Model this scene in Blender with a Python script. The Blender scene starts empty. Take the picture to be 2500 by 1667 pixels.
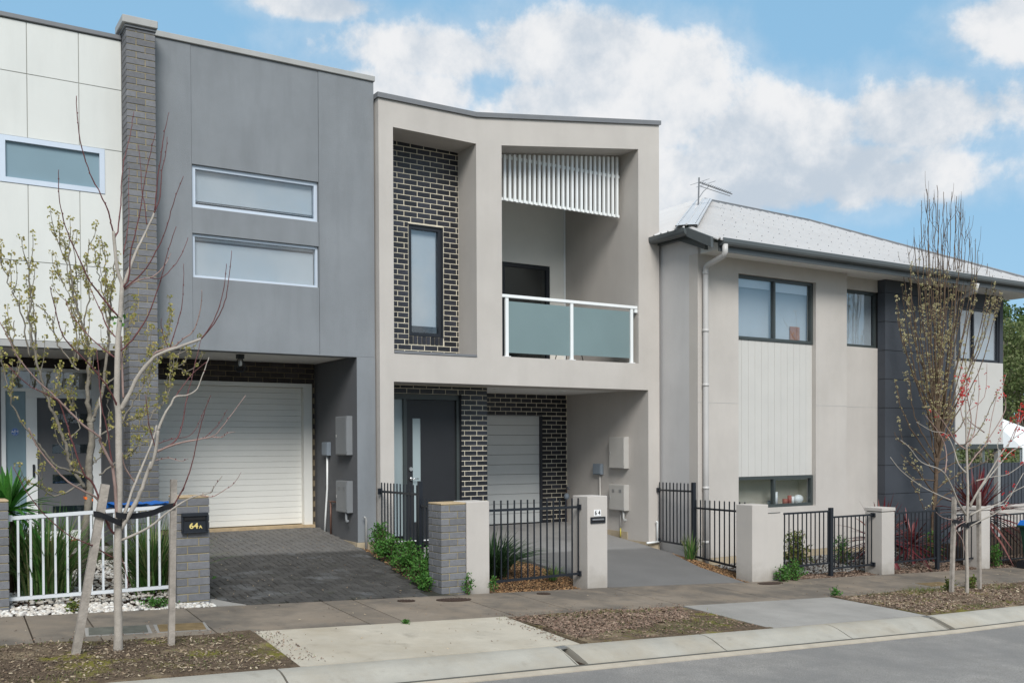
import bpy, bmesh, math, random
from mathutils import Vector, Matrix
import numpy as np
random.seed(7)
PI = math.pi
scn = bpy.context.scene
COL = scn.collection

# ------------------------------------------------------------ camera
CAM = Vector((0, 0, 2.0))
YAW, PITCH, ROLL, FOC, CY = math.radians(32.066), math.radians(-.799), math.radians(-.233), 2391., 1118.
FW = Vector((math.sin(YAW)*math.cos(PITCH), math.cos(YAW)*math.cos(PITCH), math.sin(PITCH)))
RT = Vector((math.cos(YAW), -math.sin(YAW), 0)); UP = RT.cross(FW)
rt = math.cos(ROLL)*RT + math.sin(ROLL)*UP; up = -math.sin(ROLL)*RT + math.cos(ROLL)*UP
cd = bpy.data.cameras.new('camera'); cam = bpy.data.objects.new('camera', cd); COL.objects.link(cam)
m = Matrix((rt, up, -FW)).transposed().to_4x4(); m.translation = CAM
cam.matrix_world = m
cd.sensor_width = 36; cd.lens = 36*FOC/2500; cd.shift_y = (CY-833.5)/2500; cd.clip_end = 2000; cd.clip_start = .1
scn.camera = cam

# ------------------------------------------------------------ light, sky, exposure
SUN_EL, SUN_AZ = math.radians(40), math.radians(203)      # azimuth of the sun measured from +Y towards +X
sd = bpy.data.lights.new('sun', 'SUN'); sun = bpy.data.objects.new('sun', sd); COL.objects.link(sun)
sd.energy = 3.0; sd.angle = math.radians(26); sd.color = (1, .965, .91)
sv = Vector((math.sin(SUN_AZ)*math.cos(SUN_EL), math.cos(SUN_AZ)*math.cos(SUN_EL), math.sin(SUN_EL)))
sun.rotation_euler = sv.to_track_quat('Z', 'Y').to_euler()
scn.view_settings.view_transform = 'Standard'; scn.view_settings.look = 'None'
scn.view_settings.exposure = 0.22; scn.view_settings.gamma = 1; scn.view_settings.use_curve_mapping = False
scn.cycles.max_bounces = 6; scn.cycles.diffuse_bounces = 4; scn.cycles.glossy_bounces = 3; scn.cycles.transmission_bounces = 4
scn.cycles.transparent_max_bounces = 12

class NT:
    """small helper to write node trees as expressions"""
    def __init__(s, tree): s.t = tree; s.n = tree.nodes; s.l = tree.links
    def new(s, typ, **kw):
        n = s.n.new(typ)
        for k, v in kw.items(): setattr(n, k, v)
        return n
    def put(s, sock, v):
        if hasattr(v, 'is_linked') or isinstance(v, bpy.types.NodeSocket): s.l.new(v, sock)
        else:
            if hasattr(sock.default_value, '__len__') and not hasattr(v, '__len__'): v = [v]*len(sock.default_value)
            if hasattr(sock.default_value, '__len__') and len(sock.default_value) == 4 and len(v) == 3: v = (*v, 1)
            sock.default_value = v
    def math(s, op, a, b=0., c=0., clamp=False):
        n = s.new('ShaderNodeMath', operation=op, use_clamp=clamp)
        s.put(n.inputs[0], a); s.put(n.inputs[1], b); s.put(n.inputs[2], c); return n.outputs[0]
    def vmath(s, op, a, b=(0, 0, 0), out=0):
        n = s.new('ShaderNodeVectorMath', operation=op); s.put(n.inputs[0], a)
        if op == 'SCALE': s.put(n.inputs[3], b)
        else: s.put(n.inputs[1], b)
        return n.outputs[out]
    def mix(s, f, a, b, typ='MIX'):
        n = s.new('ShaderNodeMix', data_type='RGBA', blend_type=typ)
        s.put(n.inputs[0], f); s.put(n.inputs[6], a); s.put(n.inputs[7], b); return n.outputs[2]
    def noise(s, vec, scale, detail=4, rough=.5, dist=0., out=0):
        n = s.new('ShaderNodeTexNoise'); s.put(n.inputs['Vector'], vec); s.put(n.inputs['Scale'], scale)
        s.put(n.inputs['Detail'], detail); s.put(n.inputs['Roughness'], rough); s.put(n.inputs['Distortion'], dist)
        return n.outputs[out]
    def ramp(s, f, stops):
        n = s.new('ShaderNodeValToRGB'); s.put(n.inputs[0], f); e = n.color_ramp.elements
        while len(e) < len(stops): e.new(.5)
        for k, (p, c) in enumerate(stops):
            e[k].position = p; e[k].color = (c, c, c, 1) if not hasattr(c, '__len__') else (*c, 1)
        return n.outputs[0]
    def mapr(s, v, a, b, c, d, smooth=False):
        n = s.new('ShaderNodeMapRange'); n.interpolation_type = 'SMOOTHSTEP' if smooth else 'LINEAR'
        s.put(n.inputs[0], v)
        for i, x in enumerate((a, b, c, d)): s.put(n.inputs[i+1], x)
        return n.outputs[0]
    def sep(s, v):
        n = s.new('ShaderNodeSeparateXYZ'); s.put(n.inputs[0], v); return n.outputs
    def comb(s, x, y, z):
        n = s.new('ShaderNodeCombineXYZ'); s.put(n.inputs[0], x); s.put(n.inputs[1], y); s.put(n.inputs[2], z); return n.outputs[0]

w = bpy.data.worlds.new('World'); scn.world = w; w.use_nodes = True
t = NT(w.node_tree)
bg = w.node_tree.nodes['Background']
sky = t.new('ShaderNodeTexSky', sky_type='NISHITA', sun_disc=False, sun_elevation=SUN_EL, sun_rotation=SUN_AZ)
sky.altitude = 50; sky.air_density = 1.0; sky.dust_density = .6; sky.ozone_density = 2.0
tc = t.new('ShaderNodeTexCoord').outputs['Generated']
x, y, z = t.sep(tc)
az = t.math('ARCTAN2', x, y)
hor = t.math('SQRT', t.math('ADD', t.math('MULTIPLY', x, x), t.math('MULTIPLY', y, y)))
el = t.math('ARCTAN2', z, hor)
# clouds live in (azimuth, elevation) space; the same field goes all round the sky
p2 = t.comb(az, t.math('MULTIPLY', el, 1.35), 0.)
p3 = t.vmath('SCALE', tc, 1.0)
n1 = t.noise(p3, 5.5, 11, .60, .12)
n2 = t.noise(t.vmath('ADD', p3, (3.1, 7.7, 1.3)), 15.0, 6, .6, .2)
puff = t.math('ADD', t.math('MULTIPLY', t.math('SUBTRACT', n1, .5), 2.6), t.math('MULTIPLY', t.math('SUBTRACT', n2, .5), .9))
def blob(a, e, ra, re):
    da = t.math('DIVIDE', t.math('SUBTRACT', az, a), ra); de = t.math('DIVIDE', t.math('SUBTRACT', el, e), re)
    r2 = t.math('ADD', t.math('MULTIPLY', da, da), t.math('MULTIPLY', de, de))
    return t.math('SUBTRACT', 1.0, t.math('SQRT', r2))
def bl(u, v, ru, rv):      # a cloud bank given by where it stands in the sky
    d = (FW + rt*((u-1250)/FOC) - up*((v-CY)/FOC)).normalized()
    k = (d.x*d.x+d.y*d.y)**.5
    c = math.hypot(1, (u-1250)/FOC)
    return blob(math.atan2(d.x, d.y), math.atan2(d.z, k), ru/FOC/c/c, rv/FOC/c)
field = None
CLOUDS = [(1080, 130, 300, 95), (1340, 120, 330, 120), (1560, 170, 230, 110), (1420, 270, 420, 110), (1000, 230, 260, 90), (1900, 340, 280, 110),
          (2270, 290, 300, 105), (1760, 450, 420, 100), (2150, 440, 360, 85), (2480, 60, 190, 110), (790, 10, 170, 40), 
          (700, 420, 300, 150), (-300, 600, 500, 250), (2950, 260, 300, 200), (1950, 400, 500, 60)]
for c in CLOUDS:
    b = bl(*c)
    field = b if field is None else t.math('SMOOTH_MAX', field, b, .12)
# away from the banks in view the clouds go on as a loose deck
deck = t.mapr(t.noise(t.vmath('ADD', p3, (9.2, 1.1, 4.0)), 1.6, 3, .5), .35, .65, -.25, .75)
dot = t.vmath('DOT_PRODUCT', tc, tuple((FW+up*.2).normalized()), out=1)
outside = t.mapr(dot, .72, .88, 1., 0., True)
field = t.math('ADD', t.math('MULTIPLY', t.math('MAXIMUM', field, -1.0), t.math('SUBTRACT', 1., outside)), t.math('MULTIPLY', deck, outside))
dens = t.math('ADD', t.math('ADD', t.math('MULTIPLY', field, .9), .0), puff)
cover = t.mapr(dens, -.10, .38, 0., 1., True)
thin = t.mapr(dens, -.5, .25, 0., .30, True)
cover = t.math('MAXIMUM', cover, thin)
# light tops, blue grey bellies
n3 = t.noise(t.vmath('ADD', p3, (0, 0, .045)), 5.5, 8, .60, .12)
tops = t.math('SUBTRACT', n1, n3)
shade = t.mapr(t.math('ADD', t.math('MULTIPLY', tops, 2.4), t.math('MULTIPLY', t.math('SUBTRACT', n2, .5), .7)), -.35, .30, 0., 1., True)
ccol = t.mix(shade, (4.8, 5.4, 6.1), (7.7, 7.7, 7.75))
blue = t.mix(.72, sky.outputs[0], (2.6, 5.15, 7.4))
lowf = t.mapr(el, .0, .5, .35, 0.)
blue = t.mix(lowf, blue, (3.4, 5.2, 6.9))
t.put(bg.inputs[0], t.mix(t.math('MULTIPLY', cover, .96), blue, ccol))
bg.inputs[1].default_value = .1

# ------------------------------------------------------------ sight lines: where a point of the photograph lies on a known plane
def ray(u, v): return FW + rt*((u-1250)/FOC) - up*((v-CY)/FOC)
def onY(u, v, Y): r = ray(u, v); return CAM + r*((Y-CAM.y)/r.y)

# ------------------------------------------------------------ mesh and object helpers
class MB:
    def __init__(s): s.V = []; s.F = []
    def add(s, vs, fs):
        b = len(s.V); s.V += [tuple(v) for v in vs]; s.F += [tuple(i+b for i in f) for f in fs]; return s
    def box(s, x0, x1, y0, y1, z0, z1):
        return s.add([(x0, y0, z0), (x1, y0, z0), (x1, y1, z0), (x0, y1, z0), (x0, y0, z1), (x1, y0, z1), (x1, y1, z1), (x0, y1, z1)],
                     [(0, 3, 2, 1), (4, 5, 6, 7), (0, 1, 5, 4), (1, 2, 6, 5), (2, 3, 7, 6), (3, 0, 4, 7)])
    def cbox(s, x0, x1, y0, y1, z0, z1, c=.01):       # box with all edges chamfered
        bm = bmesh.new(); bmesh.ops.create_cube(bm, size=1)
        for v in bm.verts: v.co = ((x0+x1)/2+v.co.x*(x1-x0), (y0+y1)/2+v.co.y*(y1-y0), (z0+z1)/2+v.co.z*(z1-z0))
        bmesh.ops.bevel(bm, geom=bm.edges[:], offset=c, segments=1, affect='EDGES')
        bm.verts.index_update()
        s.add([v.co for v in bm.verts], [[v.index for v in f.verts] for f in bm.faces]); bm.free(); return s
    def prismY(s, poly, y0, y1):      # poly: list of (x,z), anticlockwise seen from the street
        n = len(poly); a = [(p[0], y0, p[1]) for p in poly]+[(p[0], y1, p[1]) for p in poly]
        f = [tuple(range(n)), tuple(range(2*n-1, n-1, -1))]+[(i, i+n, (i+1) % n+n, (i+1) % n) for i in range(n)]
        return s.add(a, f)
    def prismX(s, poly, x0, x1):      # poly: list of (y,z)
        n = len(poly); a = [(x0, p[0], p[1]) for p in poly]+[(x1, p[0], p[1]) for p in poly]
        f = [tuple(range(n-1, -1, -1)), tuple(range(n, 2*n))]+[(i, (i+1) % n, (i+1) % n+n, i+n) for i in range(n)]
        return s.add(a, f)
    def hexa(s, b, tp):               # bottom quad and top quad, both anticlockwise from above
        return s.add(list(b)+list(tp), [(0, 3, 2, 1), (4, 5, 6, 7), (0, 1, 5, 4), (1, 2, 6, 5), (2, 3, 7, 6), (3, 0, 4, 7)])
    def tube(s, pts, rad, n=8, caps=True):
        pts = [Vector(p) for p in pts]; k = len(pts)
        if not hasattr(rad, '__len__'): rad = [rad]*k
        b = len(s.V); ref = None
        for i, p in enumerate(pts):
            d = (pts[min(i+1, k-1)]-pts[max(i-1, 0)]).normalized()
            if ref is None: ref = Vector((1, 0, 0)) if abs(d.x) < .8 else Vector((0, 1, 0))
            a = (ref-d*ref.dot(d)).normalized(); c = d.cross(a); ref = a
            for j in range(n):
                th = 2*PI*j/n; q = p+(a*math.cos(th)+c*math.sin(th))*rad[i]; s.V.append(tuple(q))
        for i in range(k-1):
            for j in range(n):
                s.F.append((b+i*n+j, b+i*n+(j+1) % n, b+(i+1)*n+(j+1) % n, b+(i+1)*n+j))
        if caps:
            s.F.append(tuple(b+j for j in range(n-1, -1, -1))); s.F.append(tuple(b+(k-1)*n+j for j in range(n)))
        return s
    def bar(s, a, b, w, h=None):      # square bar between two points
        a, b = Vector(a), Vector(b); h = h or w; d = (b-a).normalized()
        r = Vector((0, 0, 1)) if abs(d.z) < .9 else Vector((0, 1, 0))
        x = d.cross(r).normalized()*w/2; y = x.cross(d).normalized()*h/2
        v = [a-x-y, a+x-y, a+x+y, a-x+y, b-x-y, b+x-y, b+x+y, b-x+y]
        return s.add(v, [(0, 3, 2, 1), (4, 5, 6, 7), (0, 1, 5, 4), (1, 2, 6, 5), (2, 3, 7, 6), (3, 0, 4, 7)])
    def ell(s, c, r, n=6, m=4, rot=None):
        b = len(s.V); c = Vector(c)
        for i in range(m+1):
            ph = PI*i/m
            for j in range(n):
                th = 2*PI*j/n; q = Vector((r[0]*math.sin(ph)*math.cos(th), r[1]*math.sin(ph)*math.sin(th), r[2]*math.cos(ph)))
                if rot: q = rot @ q
                s.V.append(tuple(c+q))
        for i in range(m):
            for j in range(n): s.F.append((b+i*n+j, b+(i+1)*n+j, b+(i+1)*n+(j+1) % n, b+i*n+(j+1) % n))
        return s
    def quad(s, a, b, c, d): return s.add([a, b, c, d], [(0, 1, 2, 3)])

WP = {}                                   # world position of every object made here
def wpos(o): return WP.get(o.name, Vector((0, 0, 0))) if o else Vector((0, 0, 0))
def mesh(name, mb, mats, origin, smooth=False):
    me = bpy.data.meshes.new(name)
    ox, oy, oz = origin
    me.from_pydata([(v[0]-ox, v[1]-oy, v[2]-oz) for v in mb.V], [], mb.F)
    for mt in (mats if isinstance(mats, (list, tuple)) else [mats]): me.materials.append(mt)
    if smooth: me.shade_smooth()
    me.update(); return me
def link(o, pos, parent=None):
    if parent is not None: o.parent = parent
    o.location = Vector(pos)-wpos(parent); COL.objects.link(o); WP[o.name] = Vector(pos); return o
def bbc(mb, base=False):
    a = np.array(mb.V); lo, hi = a.min(0), a.max(0); c = (lo+hi)/2
    if base: c[2] = lo[2]
    return tuple(float(q) for q in c)
def part(name, mb, mt, parent, smooth=False, label=None, kind=None):
    o = None; c = bbc(mb)
    o = bpy.data.objects.new(name, mesh(name, mb, mt, c, smooth))
    if label: o['label'] = label
    if kind: o['kind'] = kind
    return link(o, c, parent)
def struct(name, mb, mt, smooth=False):
    o = part(name, mb, mt, None, smooth, kind='structure'); return o
def stuff(name, mb, mt, label, cat, smooth=False):
    o = part(name, mb, mt, None, smooth, label, 'stuff'); o['category'] = cat; return o
def tagged(o, label, cat, group=None):
    o['label'] = label; o['category'] = cat
    if group: o['group'] = group
    return o
def thing(name, label, cat, pos, group=None):
    o = bpy.data.objects.new(name, None); o.empty_display_size = .2; link(o, pos); return tagged(o, label, cat, group)
def single(name, mb, mt, label, cat, group=None, smooth=False):
    c = bbc(mb, True); o = bpy.data.objects.new(name, mesh(name, mb, mt, c, smooth)); link(o, c); return tagged(o, label, cat, group)
def again(name, src, pos, parent, scale=None, rot=None):    # another piece that shares mesh data
    o = bpy.data.objects.new(name, src)
    if scale: o.scale = scale
    if rot: o.rotation_euler = rot
    return link(o, pos, parent)
def copy_thing(root, pos, label, rz=None, scale=None):
    def cp(o, par):
        c = o.copy(); COL.objects.link(c)
        if par is not None: c.parent = par
        for ch in o.children: cp(ch, c)
        return c
    r = cp(root, None); r.location = pos; WP[r.name] = Vector(pos)
    if rz is not None: r.rotation_euler = (0, 0, rz)
    if scale: r.scale = scale
    r['label'] = label; return r

# ------------------------------------------------------------ materials
def mat(name, col, rough=.7, var=.12, vscale=3., bump=0., bscale=80., spec=.4, metal=0., stain=0., fine=.0, fscale=300., rnd=0., extra=None, trans=0.):
    m = bpy.data.materials.new(name); m.use_nodes = True; t = NT(m.node_tree); b = m.node_tree.nodes['Principled BSDF']
    P = t.new('ShaderNodeNewGeometry').outputs['Position']
    c = None
    nz = t.noise(P, vscale, 5, .6)
    c = t.mix(t.mapr(nz, .3, .7, 0., 1.), tuple(q*(1-var) for q in col), tuple(min(1, q*(1+var)) for q in col))
    if fine:
        nf = t.noise(P, fscale, 2, .6)
        c = t.mix(1.0, c, t.mapr(nf, .25, .75, 1-fine, 1+fine), 'MULTIPLY')
    if stain:
        sx, sy, sz = t.sep(P)
        ns = t.noise(t.comb(t.math('MULTIPLY', sx, 2.2), t.math('MULTIPLY', sy, 2.2), t.math('MULTIPLY', sz, .35)), 1.6, 5, .62)
        c = t.mix(t.mapr(ns, .45, .75, 0., stain), c, tuple(q*.62 for q in col))
    if rnd:
        oi = t.new('ShaderNodeObjectInfo').outputs['Random']
        c = t.mix(1.0, c, t.mapr(oi, 0., 1., 1-rnd, 1+rnd), 'MULTIPLY')
    if extra: c = extra(t, P, c)
    t.put(b.inputs['Base Color'], c); b.inputs['Roughness'].default_value = rough
    b.inputs['Specular IOR Level'].default_value = spec; b.inputs['Metallic'].default_value = metal
    if trans:
        tr = t.new('ShaderNodeBsdfTranslucent'); t.put(tr.inputs[0], c)
        ms = t.new('ShaderNodeMixShader'); t.put(ms.inputs[0], trans)
        t.l.new(b.outputs[0], ms.inputs[1]); t.l.new(tr.outputs[0], ms.inputs[2])
        t.l.new(ms.outputs[0], m.node_tree.nodes['Material Output'].inputs[0])
    if bump:
        bp = t.new('ShaderNodeBump'); bp.inputs['Strength'].default_value = bump; bp.inputs['Distance'].default_value = .01
        t.put(bp.inputs['Height'], t.noise(P, bscale, 4, .6)); t.l.new(bp.outputs[0], b.inputs['Normal'])
    return m

def grime(t, P, c):       # splashed dirt along the foot of walls, runs under copings
    sx, sy, sz = t.sep(P); n = t.noise(P, 5., 5, .65)
    h = t.math('ADD', t.math('ADD', sz, t.math('MULTIPLY', sx, .045)), t.math('MULTIPLY', n, -.55))
    c = t.mix(t.mapr(h, .05, .42, .45, 0., True), c, (.20, .17, .13))
    n2 = t.noise(P, .55, 6, .7); return t.mix(t.mapr(n2, .5, .72, 0., .16), c, t.mix(1.0, c, (.72, .70, .66), 'MULTIPLY'))
M = {}
M['stucco'] = mat('beige_render', (.50, .468, .435), .9, .07, .8, .5, 120, .15, stain=.13, fine=.12, fscale=420, extra=grime)
M['stucco_side'] = mat('sky_tinted_beige_render', (.52, .51, .505), .9, .05, 1.2, .35, 220, .15, stain=.14, fine=.07, fscale=420)  # beige render again with the side wall's bluish light put into its colour
M['grey_render'] = mat('grey_render', (.225, .241, .258), .9, .09, 1.0, .5, 120, .15, stain=.32, fine=.13, fscale=420, extra=grime)
M['dark_render'] = mat('charcoal_render', (.125, .129, .137), .85, .06, 1.0, .3, 200, .2, stain=.1, fine=.1, fscale=420)
M['white_panel'] = mat('white_wall_panel', (.64, .65, .625), .75, .03, .9, .08, 200, .2, stain=.16, fine=.03)
M['joint'] = mat('dark_joint', (.10, .10, .09), .9, .1)
M['lt_joint'] = mat('sealed_joint', (.36, .36, .33), .9, .1)
M['cap_grey'] = mat('grey_metal_capping', (.17, .175, .185), .45, .06, 3, .05, 60, .5, stain=.15)
M['cap_light'] = mat('light_grey_capping', (.36, .36, .35), .5, .06, 3, .05, 60, .5, stain=.2)
M['mortar_cream'] = mat('cream_mortar', (.66, .60, .48), .95, .12, 8, .5, 150, .1)
M['mortar_tan'] = mat('tan_mortar', (.34, .29, .18), .95, .2, 8, .5, 150, .1)
M['mortar_dim'] = mat('dull_mortar', (.22, .18, .12), .95, .2, 8, .5, 150, .1)
M['brick_black'] = mat('black_brick', (.020, .021, .028), .38, .35, 30, .25, 90, .5, rnd=.55, fine=.25, fscale=500)
M['brick_grey'] = mat('grey_brick', (.165, .167, .178), .8, .12, 20, .4, 130, .2, rnd=.16, fine=.22, fscale=600)
M['brick_brown'] = mat('dark_brown_brick', (.06, .052, .05), .8, .2, 20, .4, 130, .2, rnd=.3, fine=.2, fscale=600)
M['brick_top'] = mat('tan_mortar_capping', (.46, .35, .22), .9, .15, 10, .5, 120, .1)
M['footing'] = mat('tan_concrete_footing', (.42, .35, .25), .9, .2, 6, .6, 60, .1, stain=.3)
M['white'] = mat('white_painted_metal', (.78, .80, .80), .35, .02, 3, 0, 80, .5)
M['fence_white'] = mat('off_white_fence_paint', (.60, .62, .64), .4, .03, 3, 0, 80, .4)
M['silver'] = mat('silver_aluminium', (.56, .62, .70), .4, .03, 3, 0, 80, .5, metal=.25)
M['soffit'] = mat('painted_soffit', (.76, .75, .72), .8, .03, 2)
M['door_cream'] = mat('off_white_door', (.72, .715, .675), .5, .03, 1.5, .04, 120, .4, fine=.04)
M['door_grey'] = mat('grey_garage_door', (.55, .56, .55), .45, .04, 1.5, .04, 120, .4)
M['charcoal'] = mat('charcoal_door_paint', (.020, .021, .024), .45, .08, 3, .05, 300, .4)
M['black_metal'] = mat('black_powdercoat', (.012, .015, .021), .4, .1, 3, 0, 80, .5)
M['dark_frame'] = mat('dark_green_grey_frame', (.045, .055, .055), .4, .05, 3, 0, 80, .5)
M['gutter'] = mat('dark_grey_gutter', (.085, .095, .098), .35, .06, 2, 0, 80, .5, stain=.1)
M['clad_dark'] = mat('charcoal_cladding', (.055, .062, .075), .6, .06, 1.5, .08, 200, .35, stain=.1, fine=.06)
M['balcony_wall'] = mat('pale_balcony_cladding', (.70, .68, .63), .75, .03, 2, .08, 150, .3)
M['clad_light'] = mat('pale_board_cladding', (.52, .51, .485), .75, .03, 2, .08, 150, .3)
M['box_grey'] = mat('grey_meter_box', (.20, .21, .22), .5, .05, 3, .05, 80, .4)
M['box_beige'] = mat('beige_meter_box', (.42, .405, .38), .5, .05, 3, .05, 80, .4)
M['box_blue'] = mat('blue_grey_plastic', (.20, .235, .275), .5, .05)
M['pvc'] = mat('pale_pvc_pipe', (.50, .485, .47), .4, .04, 3, 0, 80, .5)
M['brass'] = mat('aged_copper_pipe', (.16, .09, .07), .5, .2, 10, metal=.4)
M['steel'] = mat('brushed_steel', (.62, .62, .62), .28, .03, metal=.9)
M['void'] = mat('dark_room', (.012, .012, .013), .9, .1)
M['room'] = mat('dim_room_wall', (.42, .39, .33), .9, .1)
M['blind'] = mat('white_roller_blind', (.70, .74, .78), .8, .03, 2)
M['blind_dark'] = mat('grey_roller_blind', (.40, .435, .46), .8, .04, 2)
M['timber_stake'] = mat('weathered_hardwood', (.33, .295, .26), .9, .25, 12, .7, 60, .1, stain=.3)
M['strap'] = mat('black_webbing', (.016, .017, .020), .8, .1, 20, .3, 300, .2)
M['red_sill'] = mat('oiled_timber_sill', (.30, .12, .05), .6, .2, 10)
M['yellow'] = mat('yellow_conduit', (.55, .46, .08), .5, .1)
M['blue_plastic'] = mat('bright_blue_plastic', (.01, .13, .48), .45, .08, 10)
M['orange_plastic'] = mat('orange_plastic', (.80, .16, .02), .5, .08)
M['green_bin'] = mat('dark_green_bin', (.012, .045, .028), .45, .08)
M['print_black'] = mat('black_print', (.01, .01, .01), .6, 0)
M['print_white'] = mat('white_print', (.8, .8, .8), .5, 0)
M['print_gold'] = mat('gold_numerals', (.75, .60, .22), .4, .05)

def glass(name, tint, refl=.22, rough=.0, dark=.0):
    m = bpy.data.materials.new(name); m.use_nodes = True; t = NT(m.node_tree); m.node_tree.nodes.remove(m.node_tree.nodes['Principled BSDF'])
    tr = t.new('ShaderNodeBsdfTransparent'); t.put(tr.inputs[0], tint)
    gl = t.new('ShaderNodeBsdfGlossy'); t.put(gl.inputs[0], (.95, .98, 1)); gl.inputs['Roughness'].default_value = rough
    fr = t.new('ShaderNodeFresnel'); t.put(fr.inputs[0], t.mapr(t.new('ShaderNodeNewGeometry').outputs['Backfacing'], 0., 1., 1.5, 1/1.5))
    f = t.math('ADD', t.math('MULTIPLY', fr.outputs[0], .9), refl, clamp=True)
    ms = t.new('ShaderNodeMixShader'); t.put(ms.inputs[0], f); t.l.new(tr.outputs[0], ms.inputs[1]); t.l.new(gl.outputs[0], ms.inputs[2])
    t.l.new(ms.outputs[0], m.node_tree.nodes['Material Output'].inputs[0]); return m
M['glass'] = glass('window_glass', (.955, .97, .98), .05)
M['glass_dark'] = glass('dark_glass', (.50, .58, .60), .04)
def frosted(name, col, tint, k=.5):
    m = bpy.data.materials.new(name); m.use_nodes = True; t = NT(m.node_tree); b = m.node_tree.nodes['Principled BSDF']
    P = t.new('ShaderNodeNewGeometry').outputs['Position']
    t.put(b.inputs['Base Color'], t.mix(t.mapr(t.noise(P, 1.5, 3), .3, .7, 0, 1), tuple(q*.9 for q in col), col)); b.inputs['Roughness'].default_value = .32
    tl = t.new('ShaderNodeBsdfTranslucent'); t.put(tl.inputs[0], tint)
    ms = t.new('ShaderNodeMixShader'); t.put(ms.inputs[0], k); t.l.new(b.outputs[0], ms.inputs[1]); t.l.new(tl.outputs[0], ms.inputs[2])
    t.l.new(ms.outputs[0], m.node_tree.nodes['Material Output'].inputs[0]); return m
M['frost'] = frosted('frosted_balustrade_glass', (.27, .36, .37), (.55, .70, .72), .35)
M['frost_blue'] = frosted('frosted_window_glass', (.25, .36, .42), (.4, .5, .55), .2)
M['frost_door'] = frosted('frosted_door_glass', (.42, .50, .52), (.5, .6, .6), .2)

# ground materials
def damp(t, P, c, lo, hi, edge_y, k, wob=.25):        # a wetness boundary: rain-darkened beyond the roofs' drip line
    sx, sy, sz = t.sep(P)
    n = t.noise(P, 1.3, 4, .6)
    yy = t.math('ADD', sy, t.math('MULTIPLY', t.math('SUBTRACT', n, .5), wob))
    return t.mix(t.mapr(yy, edge_y-.12, edge_y+.12, 1., 0., True), c, t.mix(1.0, c, k, 'MULTIPLY'))
def slab_extra(t, P, c):
    n = t.noise(P, .9, 5, .65); n2 = t.noise(t.vmath('ADD', P, (5, 3, 0)), 2.6, 4, .6)
    c = t.mix(t.mapr(n, .42, .58, 0., .85), c, (.115, .100, .084)); c = t.mix(t.mapr(n2, .50, .66, 0., .6), c, (.25, .20, .15)); n4 = t.noise(P, 9., 4, .7); return t.mix(t.mapr(n4, .62, .72, 0., .5), c, (.07, .065, .055))
M['slab'] = mat('damp_concrete_footpath', (.215, .178, .140), .8, .14, 2.2, .25, 140, .3, fine=.16, fscale=260, rnd=.10, extra=slab_extra)
def tan_extra(t, P, c):
    n = t.noise(P, .8, 5, .65); n2 = t.noise(t.vmath('ADD', P, (5, 3, 0)), 4., 4, .6)
    c = t.mix(t.mapr(n, .45, .7, 0., .55), c, (.33, .27, .19)); return t.mix(t.mapr(n2, .58, .8, 0., .5), c, (.16, .14, .11))
M['apron'] = mat('pale_concrete_crossover', (.47, .425, .35), .9, .10, 3, .25, 160, .2, fine=.14, fscale=260, extra=tan_extra)
M['apron_grey'] = mat('grey_concrete_crossover', (.30, .285, .264), .9, .14, 1.6, .25, 160, .2, fine=.14, fscale=260, stain=.08)
M['kerb'] = mat('kerb_concrete', (.37, .35, .305), .9, .10, 3, .3, 140, .2, fine=.13, fscale=240, rnd=.05, extra=tan_extra)
M['channel'] = mat('kerb_channel', (.42, .37, .30), .9, .12, 5, .3, 140, .2, fine=.14, fscale=240)
def as_extra(t, P, c):
    n = t.noise(P, .7, 4, .6); vo = t.new('ShaderNodeTexVoronoi'); t.put(vo.inputs['Vector'], P); vo.inputs['Scale'].default_value = 60
    c = t.mix(t.mapr(n, .4, .6, 0., .85), c, (.205, .197, .188))
    return t.mix(t.mapr(vo.outputs['Distance'], .0, .35, .65, 0.), c, (.44, .42, .39))
M['asphalt'] = mat('worn_asphalt', (.285, .268, .248), .85, .14, 4, 1., 120, .3, fine=.38, fscale=75, extra=as_extra)
def drv_extra(t, P, c):
    c = damp(t, P, c, 0, 0, 13.55, .62)
    n = t.noise(P, 1.1, 5, .6); return t.mix(t.mapr(n, .5, .75, 0., .55), c, (.14, .138, .135))
M['drive'] = mat('grey_concrete_driveway', (.25, .243, .236), .8, .08, 1.5, .25, 150, .3, fine=.13, fscale=250, extra=drv_extra)
def pav_extra(t, P, c):
    c = damp(t, P, c, 0, 0, 13.55, .42, .15)
    n = t.noise(P, 2.4, 5, .6); c = t.mix(t.mapr(n, .55, .72, 0., .55), c, (.17, .175, .18))
    n2 = t.noise(t.vmath('ADD', P, (2, 2, 0)), 3.5, 4, .6); return t.mix(t.mapr(n2, .58, .8, 0., .35), c, (.055, .062, .03))
M['paver'] = mat('charcoal_paver', (.135, .128, .120), .8, .16, 6, .4, 160, .3, fine=.2, fscale=300, rnd=.22, extra=pav_extra)
M['paver_bed'] = mat('sandy_paver_joint', (.030, .030, .022), .95, .3, 8)
def soil_extra(t, P, c):
    n = t.noise(P, 1.2, 5, .65); n2 = t.noise(t.vmath('ADD', P, (4, 9, 0)), 2.2, 6, .6)
    c = t.mix(t.mapr(n, .52, .66, 0., .8), c, (.34, .27, .175)); return t.mix(t.mapr(n2, .54, .66, 0., .75), c, (.19, .18, .03))
M['soil'] = mat('bare_verge_soil', (.115, .085, .06), .95, .3, 12, 1., 60, .05, fine=.5, fscale=120, extra=soil_extra)
M['bed'] = mat('dark_garden_soil', (.05, .035, .025), .95, .3, 12, 1., 60, .05, fine=.4, fscale=120)
M['earth'] = mat('far_ground', (.10, .11, .06), .95, .3, .2, .3, 3, .05)
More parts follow.
